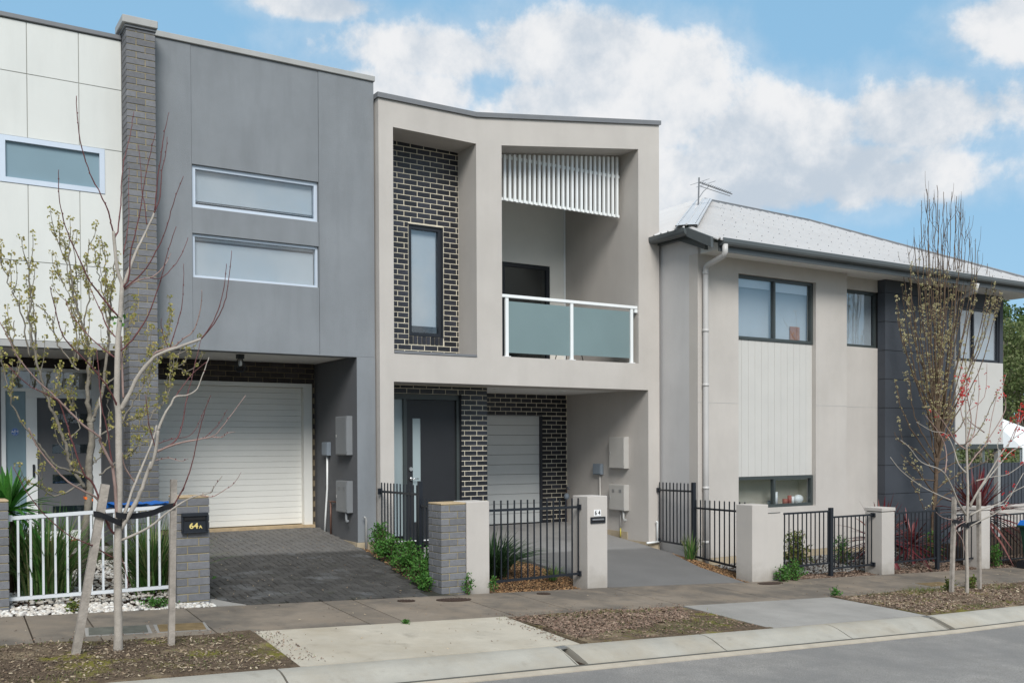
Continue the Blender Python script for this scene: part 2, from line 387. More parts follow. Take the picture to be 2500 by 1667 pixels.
def var_mat(name, cols, rough=.85, trans=0., bump=0., per_island=True):
    m = bpy.data.materials.new(name); m.use_nodes = True; t = NT(m.node_tree); b = m.node_tree.nodes['Principled BSDF']
    g = t.new('ShaderNodeNewGeometry'); k = len(cols)
    r = t.new('ShaderNodeValToRGB'); t.l.new(g.outputs['Random Per Island'], r.inputs[0]); e = r.color_ramp.elements
    while len(e) < k: e.new(.5)
    for i, c in enumerate(cols): e[i].position = i/(k-1); e[i].color = (*c, 1)
    c = t.mix(1.0, r.outputs[0], t.mapr(t.noise(g.outputs['Position'], 60, 3), .3, .7, .75, 1.25), 'MULTIPLY')
    t.put(b.inputs['Base Color'], c); b.inputs['Roughness'].default_value = rough; b.inputs['Specular IOR Level'].default_value = .25
    if trans:
        tr = t.new('ShaderNodeBsdfTranslucent'); t.put(tr.inputs[0], c); ms = t.new('ShaderNodeMixShader'); t.put(ms.inputs[0], trans)
        t.l.new(b.outputs[0], ms.inputs[1]); t.l.new(tr.outputs[0], ms.inputs[2]); t.l.new(ms.outputs[0], m.node_tree.nodes['Material Output'].inputs[0])
    return m
M['chip_tan'] = var_mat('tan_bark_chips', [(.10, .05, .03), (.30, .16, .07), (.42, .25, .12), (.16, .08, .045), (.50, .34, .18)])
M['chip_brown'] = var_mat('brown_leaf_litter', [(.06, .045, .035), (.16, .115, .085), (.27, .185, .14), (.11, .065, .045), (.36, .27, .20)])
M['chip_pale'] = var_mat('splintered_wood_chips', [(.10, .07, .05), (.36, .28, .19), (.15, .10, .07), (.50, .42, .30), (.07, .05, .04)])
M['pebble'] = var_mat('white_river_pebbles', [(.58, .56, .52), (.70, .68, .64), (.46, .42, .37), (.62, .57, .50), (.30, .28, .27)], .6)
M['leaf'] = var_mat('mid_green_leaf', [(.035, .10, .02), (.06, .17, .03), (.09, .22, .04), (.045, .12, .03)], .5, .25)
M['leaf_yel'] = var_mat('yellow_green_leaf', [(.07, .12, .02), (.13, .19, .04), (.20, .16, .05), (.06, .12, .03)], .5, .25)
M['blade'] = var_mat('strappy_green_leaf', [(.035, .10, .02), (.07, .17, .035), (.11, .21, .06), (.24, .24, .11), (.045, .11, .03)], .5, .2)
M['blade_dark'] = var_mat('dark_strappy_leaf', [(.015, .04, .015), (.03, .07, .025), (.05, .09, .035), (.02, .05, .02)], .5, .2)
M['yucca'] = var_mat('yucca_leaf', [(.025, .10, .015), (.06, .20, .03), (.03, .12, .02), (.10, .25, .05)], .4, .25)
M['cordy'] = var_mat('burgundy_leaf', [(.10, .012, .02), (.17, .03, .04), (.06, .02, .02), (.28, .10, .10), (.13, .06, .04)], .45, .2)
M['bud'] = var_mat('budding_leaf_clusters', [(.36, .33, .10), (.48, .42, .15), (.28, .30, .08), (.55, .44, .22), (.40, .36, .12), (.24, .28, .07)], .7, .35)
M['bud_r'] = var_mat('pale_autumn_buds', [(.66, .55, .32), (.50, .46, .20), (.74, .66, .46), (.38, .38, .15)], .7, .35)
M['redleaf'] = var_mat('red_new_leaf', [(.55, .03, .04), (.70, .08, .07), (.40, .02, .03)], .6, .35)
M['gum'] = var_mat('grey_green_foliage', [(.08, .12, .04), (.13, .17, .06), (.19, .23, .09), (.10, .13, .05), (.28, .29, .15)], .7, .3)
M['gum_d'] = var_mat('dark_green_foliage', [(.04, .08, .025), (.07, .12, .035), (.11, .16, .05), (.05, .09, .03)], .7, .25)
M['bark_pale'] = mat('pale_smooth_bark', (.36, .325, .285), .85, .18, 9, .4, 90, .2, fine=.2, fscale=200)
M['bark_red'] = mat('red_twig_bark', (.13, .05, .05), .6, .25, 12, 0, 80, .3)
M['bark_mid'] = mat('pinkish_grey_bark', (.30, .21, .185), .75, .25, 9, .3, 90, .2)
M['bark_grey'] = mat('grey_brown_bark', (.19, .17, .14), .9, .3, 10, .8, 60, .15)
M['bark_dark'] = mat('brown_bark', (.12, .085, .06), .95, .3, 10, 1., 50, .1)

# ------------------------------------------------------------ the lie of the land: the street falls to the right
def base(X): return .44-.0515*X if X < 11 else -.1265-.0375*(X-11)
def sst(a, b, x): q = min(1, max(0, (x-a)/(b-a))); return q*q*(3-2*q)
def H(X, Y):
    if Y <= 10.8: return base(X)+.02*(Y-10.8)
    za = base(X)+(.655-base(X))*min(1, (Y-10.8)/4.85)
    zb = base(X)+(.43-base(X))*min(1, (Y-10.8)/5.5)
    zc = base(X)+(-.12-base(X))*min(1, (Y-10.8)/2.0)
    a = sst(5.95, 6.3, X); z = za*(1-a)+zb*a; b = sst(11.45, 12.1, X); return z*(1-b)+zc*b
def YB(X): return 10.40+.054*(X-1) if X < 8.4 else 10.8            # back edge of the footpath
def YF(X): return 8.98+.027*(X-1)                                 # its front edge
def YK(X): return 7.48+.026*(X-2)                                 # back of the kerb
def sheet(xs, ya, yb, ny, dz=0., thick=.05, zf=None):
    """a slab following the ground between two lines Y=ya(X), Y=yb(X)"""
    zf = zf or H; mb = MB(); n = len(xs); V = []; F = []
    for i, X in enumerate(xs):
        a, b = ya(X), yb(X)
        for j in range(ny+1): Y = a+(b-a)*j/ny; V.append((X, Y, zf(X, Y)+dz))
    m1 = ny+1
    for i in range(n-1):
        for j in range(ny): F.append((i*m1+j, (i+1)*m1+j, (i+1)*m1+j+1, i*m1+j+1))
    k = len(V); ring = [i*m1 for i in range(n)]+[(n-1)*m1+j for j in range(1, m1)]+[i*m1+ny for i in range(n-2, -1, -1)]+[j for j in range(ny-1, 0, -1)]
    low = {}
    for r in ring: low[r] = len(V); V.append((V[r][0], V[r][1], V[r][2]-thick))
    for a, b in zip(ring, ring[1:]+ring[:1]): F.append((b, a, low[a], low[b]))
    return mb.add(V, F)
def quadsheet(c, nx, ny, dz=0., thick=.05, zf=None):
    """the same for a four-sided patch, corners front-left, front-right, back-right, back-left"""
    zf = zf or H; V = []; F = []; m1 = ny+1
    for i in range(nx+1):
        for j in range(m1):
            s, q = i/nx, j/ny
            X = (c[0][0]*(1-s)+c[1][0]*s)*(1-q)+(c[3][0]*(1-s)+c[2][0]*s)*q; Y = (c[0][1]*(1-s)+c[1][1]*s)*(1-q)+(c[3][1]*(1-s)+c[2][1]*s)*q
            V.append((X, Y, zf(X, Y)+dz))
    n = nx+1
    for i in range(nx):
        for j in range(ny): F.append((i*m1+j, (i+1)*m1+j, (i+1)*m1+j+1, i*m1+j+1))
    ring = [i*m1 for i in range(n)]+[(n-1)*m1+j for j in range(1, m1)]+[i*m1+ny for i in range(n-2, -1, -1)]+[j for j in range(ny-1, 0, -1)]
    low = {}
    for r in ring: low[r] = len(V); V.append((V[r][0], V[r][1], V[r][2]-thick))
    for a, b in zip(ring, ring[1:]+ring[:1]): F.append((b, a, low[a], low[b]))
    return MB().add(V, F)
def frange(a, b, n): return [a+(b-a)*i/n for i in range(n+1)]

# ------------------------------------------------------------ bricks: each one laid as an object, the smallest in view joined
class Bricks:
    cache = {}
    def __init__(s, owner, name='brick'): s.owner = owner; s.name = name; s.L = []
    def add(s, x0, x1, y0, y1, z0, z1, mt): s.L.append((x0, x1, y0, y1, z0, z1, mt))
    def flush(s, keep=300):
        def area(b):
            c = Vector(((b[0]+b[1])/2, (b[2]+b[3])/2, (b[4]+b[5])/2))-CAM; d = c.length
            return ((b[1]-b[0])*abs(c.y)/d+(b[3]-b[2])*abs(c.x)/d)*(b[5]-b[4])/d/d
        L = sorted(s.L, key=area, reverse=True)
        for b in L[:keep]:
            dims = (round(b[1]-b[0], 3), round(b[3]-b[2], 3), round(b[5]-b[4], 3)); key = dims+(b[6].name,)
            if key not in Bricks.cache:
                mb = MB().cbox(-dims[0]/2, dims[0]/2, -dims[1]/2, dims[1]/2, -dims[2]/2, dims[2]/2, .003)
                Bricks.cache[key] = mesh(s.name, mb, b[6], (0, 0, 0))
            again(s.name, Bricks.cache[key], ((b[0]+b[1])/2+random.uniform(-.0008, .0008), (b[2]+b[3])/2+random.uniform(-.0015, .0015), (b[4]+b[5])/2+random.uniform(-.0008, .0008)), s.owner)
        rest = {}
        for b in L[keep:]: rest.setdefault(b[6].name, (b[6], MB()))[1].box(*b[:6])
        for mt, mb in rest.values(): part('brickwork', mb, mt, s.owner, kind='stuff')
def lay_front(B, x0, x1, z0, z1, Y, mt, phase=0, depth=.02, mod=.24, L=.228, h=.074, course=.086, hole=None, zref=None):
    """stretcher bond on a wall that faces the street; bricks stand proud of mortar at Y+.008"""
    zref = z0 if zref is None else zref
    k = math.floor((z0-zref)/course+1e-6)
    while True:
        za = zref+k*course+.005; zb = za+h
        if za > z1-.012: break
        lo, hi = max(za, z0), min(zb, z1)
        if hi-lo > .015:
            off = (mod/2 if (k+phase) % 2 else 0)
            n0 = math.floor((x0-off)/mod)-1; X = n0*mod+off
            while X < x1:
                a, b = max(X, x0+.004), min(X+L, x1-.004)
                if b-a > .02:
                    segs = [(a, b)]
                    if hole and hi > hole[2]+.005 and lo < hole[3]-.005:
                        segs = []
                        if a < hole[0]-.02: segs.append((a, min(b, hole[0]-.004)))
                        if b > hole[1]+.02: segs.append((max(a, hole[1]+.004), b))
                    for p, q in segs:
                        if q-p > .02: B.add(p, q, Y, Y+depth, lo, hi, mt)
                X += mod
        k += 1
def lay_side(B, X, y0, y1, z0, z1, mt, phase=0, depth=.02, mod=.24, L=.23, h=.076, course=.086, zref=None):
    """the same on a wall that faces -X, measured back from y0"""
    zref = z0 if zref is None else zref
    k = math.floor((z0-zref)/course+1e-6)
    while True:
        za = zref+k*course+.005; zb = za+h
        if za > z1-.012: break
        lo, hi = max(za, z0), min(zb, z1)
        if hi-lo > .015:
            Y = y0-(mod/2 if (k+phase) % 2 else 0)
            while Y < y1:
                a, b = max(Y, y0+.004), min(Y+L, y1-.004)
                if b-a > .02: B.add(X, X+depth, a, b, lo, hi, mt)
                Y += mod
        k += 1
# ============================================================ THE GROUND
def zbase(X, Y): return base(X)+.02*(Y-10.8)
def zroad(X, Y): return base(X)+.02*(YK(X)-10.8)-.135-.018*max(0, (YK(X)-.5-Y)) if Y > 2 else base(X)+.02*(YK(X)-10.8)-.135-.018*(YK(X)-.5-2)
gxs = [-60, -40, -20, -10, -5, 0, 3, 6, 9, 11, 14, 18, 24, 32, 45, 60, 90, 140]
mb = MB(); far = []
for X in [-700, -300]+gxs+[300, 700]:
    Xc = max(-40, min(90, X))
    for Y in (-700, -200, -60, -20, 0, 4, 7, 8, 9, 10.8, 14, 18, 30, 60, 120, 300, 700): far.append((X, Y, min(base(Xc), 2.5)-.32-.0*Y))
mb.add(far, [(i*17+j, (i+1)*17+j, (i+1)*17+j+1, i*17+j+1) for i in range(len(gxs)+3) for j in range(16)])
struct('ground', mb, M['earth'])
road = struct('road', sheet(gxs[2:], lambda X: -6., lambda X: YK(X)-.50, 12, 0., .05, zroad), M['asphalt'])

# kerb: roll-over profile cast in lengths, with the channel as a separate strip
KP = [(0, 0.), (.07, .0), (.12, -.006), (.19, -.022), (.30, -.062), (.37, -.088), (.415, -.10)]
kerb = None
cuts = [-20, -8, -3.2, .05, 2.5, 5.18, 5.30, 7.07, 9.05, 10.88, 11.02, 13.4, 16.4, 19.4, 24, 30, 45, 70]
def kerb_piece(a, b):
    mb = MB(); nx = max(1, int((b-a)/1.5)); n = len(KP)
    V = []
    for i in range(nx+1):
        X = a+(b-a)*i/nx
        for d, dz in KP: Y = YK(X)-d; V.append((X-.02*d, Y, zbase(X, YK(X))+dz))
        V.append((X, YK(X)-.415, zbase(X, YK(X))-.3)); V.append((X, YK(X), zbase(X, YK(X))-.3))
    k = n+2
    F = [(i*k+j, i*k+j+1, (i+1)*k+j+1, (i+1)*k+j) for i in range(nx) for j in range(n-1)]
    F += [(i*k+n-1, i*k+n, (i+1)*k+n, (i+1)*k+n-1) for i in range(nx)]+[(i*k+n+1, i*k, (i+1)*k, (i+1)*k+n+1) for i in range(nx)]
    F += [tuple(range(k)), tuple(range(nx*k+k-1, nx*k-1, -1))]
    return mb.add(V, F)
kerb = bpy.data.objects.new('kerb', mesh('kerb', sheet([-20, 0, 5, 11, 20, 40, 70], lambda X: YK(X)-.43, lambda X: YK(X)-.01, 1, -.16, .1, zbase), M['kerb'], (0, 0, 0))); kerb['kind'] = 'structure'; link(kerb, (0, 0, 0))
for a, b in zip(cuts, cuts[1:]):
    if b-a < .2: continue
    part('kerb_segment', kerb_piece(a+.009, b-.009), M['kerb'], kerb)
part('channel_joint', sheet(gxs[2:], lambda X: YK(X)-.422, lambda X: YK(X)-.41, 1, 0., .02, lambda X, Y: zbase(X, YK(X))-.0985), M['joint'], kerb)
part('kerb_channel', sheet(gxs[2:], lambda X: YK(X)-.505, lambda X: YK(X)-.405, 1, 0., .1, lambda X, Y: zbase(X, YK(X))-.104-.02*((YK(X)-.40)-Y)/.1), M['channel'], kerb)
# outlets where the roof water leaves through the kerb
def outlet(X, label):
    t = thing('kerb_outlet', label, 'drain outlet', (X, YK(X)-.15, zbase(X, YK(X))), 'drain outlets in the kerb')
    Y, Z = YK(X), zbase(X, YK(X))
    part('lid', MB().add([(X-.06, Y-.02, Z+.003), (X+.055, Y-.02, Z+.003), (X+.055, Y-.09, Z-.002), (X-.06, Y-.09, Z-.002)]+[(X-.06, Y-.02, Z-.01), (X+.055, Y-.02, Z-.01), (X+.055, Y-.09, Z-.015), (X-.06, Y-.09, Z-.015)], [(0, 3, 2, 1), (4, 5, 6, 7), (0, 1, 5, 4), (1, 2, 6, 5), (2, 3, 7, 6), (3, 0, 4, 7)]), M['steel'], t)
    for s in (-1, 1):
        x0 = X+s*.056
        part('cheek', MB().prismX([(Y-.41, Z-.11), (Y-.02, Z-.11), (Y-.02, Z+.002), (Y-.12, Z-.004), (Y-.25, Z-.042), (Y-.41, Z-.096)], x0-.006, x0+.006), M['kerb'], t)
    part('invert', MB().box(X-.055, X+.055, Y-.41, Y-.02, Z-.125, Z-.112), M['bed'], t)
outlet(5.24, 'open drain notch in the kerb beside the pale concrete crossover')
outlet(10.95, 'open drain notch in the kerb at the right corner of the grey crossover')

# footpath: cast slabs, each a piece
fp = bpy.data.objects.new('footpath', mesh('footpath', sheet(frange(-12, 40, 26), lambda X: YF(X)+.01, lambda X: YB(X)-.01, 2, -.045, .05), M['bed'], (0, 0, 0))); fp['kind'] = 'structure'; link(fp, (0, 0, 0))
joints = [-12, -9, -6.4, -4, -2.3, -.65, 1.0, 1.53, 2.52, 4.06, 4.45, 5.80, 6.67, 8.35, 10.08, 12.0, 13.75, 15.5, 17.2, 19, 22, 26, 31, 40]
for a, b in zip(joints, joints[1:]):
    sk = -.055
    c = [(a+.007+sk, YF(a)), (b-.007+sk, YF(b)), (b-.007, YB(b)), (a+.007, YB(a))]
    part('paving_slab', quadsheet(c, max(1, int((b-a)/.8)), 4, 0., .044), M['slab'], fp)

# nature strips (verges) between footpath and kerb, with the two vehicle crossovers
XA0, XA1, XB0, XB1 = 2.76, 5.50, 8.20, 11.03
def vz(X, Y):
    n = math.sin(X*3.1+Y*2)*.012+math.sin(X*7.7-Y*5)*.007
    return H(X, Y)+.006+n*.8
ver = None
for nm, a, b in (('verge', -14, XA0), ('verge', 5.60, XB0), ('verge', XB1+.02, 40)):
    xs = frange(a, b, max(6, int((b-a)*5)) if b-a < 20 else 90)
    struct(nm, sheet(xs, lambda X: YK(X)+.004, lambda X: YF(X)-.004, 8, 0., .06, vz), M['soil'])
struct('crossover', quadsheet([(2.70, YK(2.7)+.005), (5.50, YK(5.5)+.005), (5.60, YF(5.6)-.006), (2.80, YF(2.8)-.006)], 6, 4, .004, .06), M['apron'])
struct('crossover', quadsheet([(8.15, YK(8.15)+.005), (11.02, YK(11)+.005), (11.10, YF(11.1)-.006), (8.25, YF(8.25)-.006)], 6, 4, .004, .06), M['apron_grey'])

# covers let into the footpath
def gully(X, Y, w, d, label, oval=True):
    t = thing('drain_cover', label, 'drain cover', (X, Y, H(X, Y)+.003), 'covers in the footpath')
    mb = MB(); n = 20; z = H(X, Y)
    pts = [(X+w/2*math.cos(2*PI*i/n), Y+d/2*math.sin(2*PI*i/n)) for i in range(n)] if oval else [(X-w/2, Y-d/2), (X+w/2, Y-d/2), (X+w/2, Y+d/2), (X-w/2, Y+d/2)]
    n = len(pts); zz = [H(p[0], p[1])+.004 for p in pts]
    mb.add([(p[0], p[1], q) for p, q in zip(pts, zz)]+[(p[0], p[1], q-.03) for p, q in zip(pts, zz)], [tuple(range(n))]+[((i+1) % n, i, i+n, (i+1) % n+n) for i in range(n)])
    part('frame', mb, M['bed'], t)
    gb = MB()
    for k in range(int(w/.035)):
        x = X-w/2+.03+k*.035; hh = d/2*(1-((x-X)/(w/2))**2)**.5*.8 if oval and abs(x-X) < w/2 else d*.4
        gb.bar((x, Y-hh, H(x, Y-hh)+.008), (x, Y+hh, H(x, Y+hh)+.008), .016, .008)
    part('grate', gb, M['rust'], t); return t
M['rust'] = mat('rusty_iron', (.07, .045, .035), .8, .3, 20)
gully(5.02, 10.36, .22, .16, 'small round iron cover in the footpath left of the wide oval grate')
gully(5.62, 10.30, .46, .24, 'wide oval iron grate in the footpath below the brick pillar')
gully(7.04, 10.48, .20, .15, 'small round iron cover in the footpath by the orange bark bed')
gully(11.28, 10.58, .50, .22, 'oval iron grate in the footpath in front of the rendered pillar on the right')
def pit(X0, X1, Y0, Y1, label, mt):
    c = [(X0-.05, Y0), (X1-.05, Y0), (X1, Y1), (X0, Y1)]
    t = thing('service_pit_lid', label, 'pit lid', (X0, Y0, H(X0, Y0)), 'service pits in the footpath')
    part('rim', quadsheet(c, 2, 2, .003, .03), M['apron_grey'], t)
    e = .03; c = [(X0-.05+e, Y0+e), (X1-.05-e, Y0+e), (X1-e, Y1-e), (X0+e, Y1-e)]
    part('lid', quadsheet(c, 2, 2, .008, .03), mt, t)
M['pit_tan'] = mat('tan_pit_lid', (.20, .14, .07), .85, .25, 8, .4, 120, .2)
M['pit_grey'] = mat('mossy_grey_pit_lid', (.12, .12, .10), .85, .25, 8, .4, 120, .2)
pit(1.42, 1.98, 9.22, 9.62, 'mossy grey concrete pit lid in the footpath behind the pale trunk', M['pit_grey'])
pit(2.02, 2.50, 9.22, 9.62, 'rust tinted pit lid in the footpath beside the upright stake', M['pit_tan'])
pit(13.7, 14.4, 9.45, 9.85, 'tan pit lid in the footpath behind the right young tree', M['pit_tan'])

# front yards
struct('garden_ground', sheet(frange(-8, 2.86, 22), lambda X: YB(X)+.01, lambda X: 15.9, 14, -.03, .1), M['bed'])
struct('garden_ground', sheet(frange(2.87, 6.2, 10), lambda X: YB(X)+.01, lambda X: 16.0, 14, -.06, .1), M['bed'])
struct('garden_ground', sheet(frange(6.21, 11.5, 12), lambda X: YB(X)+.01, lambda X: 16.6, 14, -.05, .1), M['bed'])
struct('garden_ground', sheet(frange(11.0, 32, 60), lambda X: YB(X)+.012 if X > 11.2 else 10.83, lambda X: 12.79 if X < 19.3 else 18, 10, -.028, .1), M['bed'])

# paved driveway: 200 x 100 pavers in herringbone
dx0, dx1 = 2.89, 6.0
drv = bpy.data.objects.new('paved_driveway', mesh('paved_driveway', sheet(frange(dx0, 5.95, 8), lambda X: YB(X)+.01, lambda X: 15.62, 12, -.022, .06), M['paver_bed'], (0, 0, 0))); drv['kind'] = 'structure'; link(drv, (0, 0, 0))
def bededge(Y): return 5.50+(Y-10.6)*.115          # where the paving stops at the planted bed
P = []; u_ = .1
for j in range(0, 54):
    for i in range(0, 34):
        mm = (i-j) % 4
        X, Y = dx0+i*u_, 10.50+j*u_
        if mm == 0: q = (X+.1, Y+.05, 0)
        elif mm == 2: q = (X+.05, Y, 1)
        else: continue
        if q[0] < dx0+.04 or q[0] > min(5.90, bededge(q[1])) or q[1] < YB(q[0])+.06 or q[1] > 15.58: continue
        P.append(q)
P.sort(key=lambda q: (Vector((q[0], q[1], .3))-CAM).length)
pm = [mesh('paver', MB().cbox(-.0955, .0955, -.0455, .0455, -.02, .02, .006), M['paver'], (0, 0, 0)), mesh('paver', MB().cbox(-.0455, .0455, -.0955, .0955, -.02, .02, .006), M['paver'], (0, 0, 0))]
rest = MB()
for k, q in enumerate(P):
    z = H(q[0], q[1])-.018+random.uniform(-.0015, .0015)
    sx = (H(q[0]+.2, q[1])-H(q[0]-.2, q[1]))/.4; sy = (H(q[0], q[1]+.2)-H(q[0], q[1]-.2))/.4
    if k < 300:
        again('paver', pm[q[2]], (q[0], q[1], z), drv, rot=(math.atan(sy), -math.atan(sx), 0))
    else:
        a, b = (.0955, .0455) if not q[2] else (.0455, .0955)
        cs = [(q[0]+s*a, q[1]+r*b) for s, r in ((-1, -1), (1, -1), (1, 1), (-1, 1))]
        rest.hexa([(c[0], c[1], H(*c)-.03) for c in cs], [(c[0]*.97+q[0]*.03, c[1]*.97+q[1]*.03, H(*c)+.002) for c in cs])
part('pavers', rest, M['paver'], drv, kind='stuff')
struct('driveway_edge', quadsheet([(2.87, 10.52), (3.18, 10.52), (2.93, 10.95), (2.87, 10.95)], 2, 2, .006, .03), M['apron_grey'])

# concrete driveway of the middle house
def polysheet(poly, dz=0., thick=.06, zf=None, step=.45):
    zf = zf or H; bm = bmesh.new(); vs = [bm.verts.new((p[0], p[1], 0)) for p in poly]; bm.faces.new(vs)
    xs_ = [p[0] for p in poly]; ys_ = [p[1] for p in poly]
    for ax, lo, hi in ((0, min(xs_), max(xs_)), (1, min(ys_), max(ys_))):
        k = lo+step
        while k < hi-.02:
            bmesh.ops.bisect_plane(bm, geom=bm.verts[:]+bm.edges[:]+bm.faces[:], plane_co=(k, 0, 0) if ax == 0 else (0, k, 0), plane_no=(1, 0, 0) if ax == 0 else (0, 1, 0)); k += step
    r = bmesh.ops.extrude_face_region(bm, geom=bm.faces[:]); low = {v for v in bm.verts}-{g for g in r['geom'] if isinstance(g, bmesh.types.BMVert)}
    for v in bm.verts: v.co.z = zf(v.co.x, v.co.y)+dz-(thick if v in low else 0)
    bmesh.ops.recalc_face_normals(bm, faces=bm.faces[:]); bm.verts.index_update()
    mb = MB().add([v.co[:] for v in bm.verts], [[v.index for v in f.verts] for f in bm.faces]); bm.free(); return mb
struct('concrete_driveway', polysheet([(8.36, 10.815), (10.98, 10.815), (11.08, 11.9), (11.35, 12.75), (11.72, 13.74), (11.53, 13.78), (11.53, 16.3), (8.62, 16.3), (8.62, 14.5), (6.5, 14.5), (6.5, 13.45), (8.40, 13.2)], 0., .06), M['drive'])
# ============================================================ WINDOWS
def window(owner, x0, x1, z0, z1, Y, fm, fw=.05, fd=.06, mull=(), blind=None, pane='glass', label=None, blinds='blind', backY=.30, void='void'):
    """frame at Y..Y+fd; panes and blinds are pieces of the frame"""
    fb = MB(); fb.box(x0, x1, Y, Y+fd, z0, z0+fw).box(x0, x1, Y, Y+fd, z1-fw, z1)
    fb.box(x0, x0+fw, Y, Y+fd, z0+fw, z1-fw).box(x1-fw, x1, Y, Y+fd, z0+fw, z1-fw)
    for mx in mull: fb.box(mx-fw*.45, mx+fw*.45, Y, Y+fd, z0+fw, z1-fw)
    w = part('window', fb, fm, owner, label=label)
    ed = [x0+fw]+[e for mx in mull for e in (mx-fw*.45, mx+fw*.45)]+[x1-fw]
    for i in range(0, len(ed), 2):
        a, b = ed[i], ed[i+1]
        part('pane', MB().box(a, b, Y+fd*.45, Y+fd*.55, z0+fw, z1-fw), M[pane], w)
        if blind is not None:
            bz = blind[i//2] if hasattr(blind, '__len__') else blind
            if bz > 0: part('blind', MB().box(a+.004, b-.004, Y+fd+.02, Y+fd+.025, z1-fw-(z1-z0-2*fw)*bz, z1-fw), M[blinds], w)
    if void: part('room_backing', MB().box(x0, x1, Y+backY, Y+backY+.02, z0, z1), M[void], w)  # added sheet behind the glass whose tone stands for the room's light
    return w
def wall_with(owner, mt, x0, x1, z0, z1, y0, y1, holes, name='wall', label=None):
    """a rectangular wall cut up round its openings (x0,x1,z0,z1)"""
    xs = sorted({x0, x1, *[h[0] for h in holes], *[h[1] for h in holes]}); mb = MB()
    for a, b in zip(xs, xs[1:]):
        hs = sorted([h for h in holes if h[0] < b-1e-4 and h[1] > a+1e-4], key=lambda h: h[2]); z = z0
        for h in hs:
            if h[2] > z+1e-4: mb.box(a, b, y0, y1, z, h[2])
            z = h[3]
        if z1 > z+1e-4: mb.box(a, b, y0, y1, z, z1)
    return part(name, mb, mt, owner, label=label)

# ============================================================ LEFT HOUSE (64A): white panels, brick tower, grey render over a garage
A = thing('townhouse', 'two storey townhouse of white panels and grey render with a brick tower strip', 'house', (2.6, 13.87, .3))
YA = 13.87
BA = Bricks(A)
# grey upper storey
holes = [(3.485, 5.322, 5.304, 5.900), (3.485, 5.322, 4.334, 4.948)]
wall_with(A, M['grey_render'], 2.94, 3.478, 3.345, 7.54, YA, YA+.26, [])
wall_with(A, M['grey_render'], 3.482, 5.325, 3.345, 7.54, YA+.006, YA+.26, holes)
part('wall', MB().box(5.329, 6.215, YA, YA+.26, 3.345, 7.54), M['grey_render'], A)
part('side_wall', MB().box(5.985, 6.215, YA+.26, 24, 3.6, 7.54), M['grey_render'], A)
part('side_wall', MB().box(-8, -7.7, YA+.26, 24, .3, 7.3), M['grey_render'], A)
part('rear_wall', MB().box(-8, 6.215, 24, 24.2, 0, 7.4), M['grey_render'], A)
part('roof', MB().box(-7.7, 5.985, 14.2, 24, 6.95, 7.05), M['cap_grey'], A)
part('coping', MB().cbox(2.943, 6.232, YA-.03, YA+.30, 7.545, 7.625, .006), M['cap_light'], A)
part('pier', MB().box(5.915, 6.215, YA, YA+.03, .12, 3.343).box(5.915, 6.215, YA+.032, 15.9, .12, 3.343), M['dark_render'], A)
part('pier_face', MB().box(5.913, 6.217, YA-.003, YA-.0005, .52, 3.341), M['grey_render'], A)
part('footing', MB().box(5.895, 6.22, YA-.02, 15.6, .0, .515), M['footing'], A)
part('ceiling', MB().box(2.945, 5.913, YA+.262, 15.64, 3.352, 3.40), M['soffit'], A)
part('bulkhead', MB().box(2.945, 5.913, YA+.0, YA+.26, 3.335, 3.344), M['grey_render'], A)
for (x0, x1, z0, z1), bl_, f in zip(holes, ((.90,), (1.0,)), (1, 2)):
    w_ = window(A, x0+.004, x1-.004, z0+.004, z1-.004, YA+.05, M['silver'], .05 if f == 1 else .035, .06, blind=bl_, blinds='blind_dark')
    part('sill', MB().box(x0+.002, x1-.002, YA+.012, YA+.05, z0-.0, z0+.004), M['cap_light'], w_)
    part('rail', MB().box(x0+.06, x1-.06, YA+.13, YA+.135, z0+.10, z0+.118) if f == 1 else MB().box(x0+.04, x1-.04, YA+.13, YA+.136, z1-.10, z1-.07), M['white'], w_)
# the open porch over the garage, dark bricks round the roller door
part('garage_wall', MB().box(2.945, 5.913, 15.66, 15.84, 3.02, 3.35).box(5.846, 5.913, 15.66, 15.84, .5, 3.02), M['mortar_dim'], A)
lay_front(BA, 2.95, 5.91, 3.02, 3.35, 15.652, M['brick_brown'], zref=3.02)
lay_front(BA, 5.846, 5.911, .55, 3.02, 15.652, M['brick_brown'], mod=.12, L=.05)
fr = MB().box(5.70, 5.844, 15.60, 15.78, .66, 3.018).box(2.95, 5.70, 15.60, 15.78, 2.955, 3.018).box(2.60, 2.70, 15.60, 15.78, .66, 3.018)
part('garage_frame', fr, M['door_cream'], A)
part('garage_sill', MB().box(2.6, 5.86, 15.52, 15.80, .58, .685), M['brick_top'], A)
gd = part('garage_door', MB().box(2.6, 5.70, 15.745, 15.76, .69, 2.96), M['lt_joint'], A)
nP = 24; pz = (2.955-.70)/nP
gm = mesh('door_panel', MB().cbox(-1.55, 1.55, -.012, .012, -pz/2+.0015, pz/2-.0015, .0015), M['door_cream'], (0, 0, 0))
for k in range(nP): again('door_panel', gm, (4.15, 15.731, .70+pz*(k+.5)), gd)
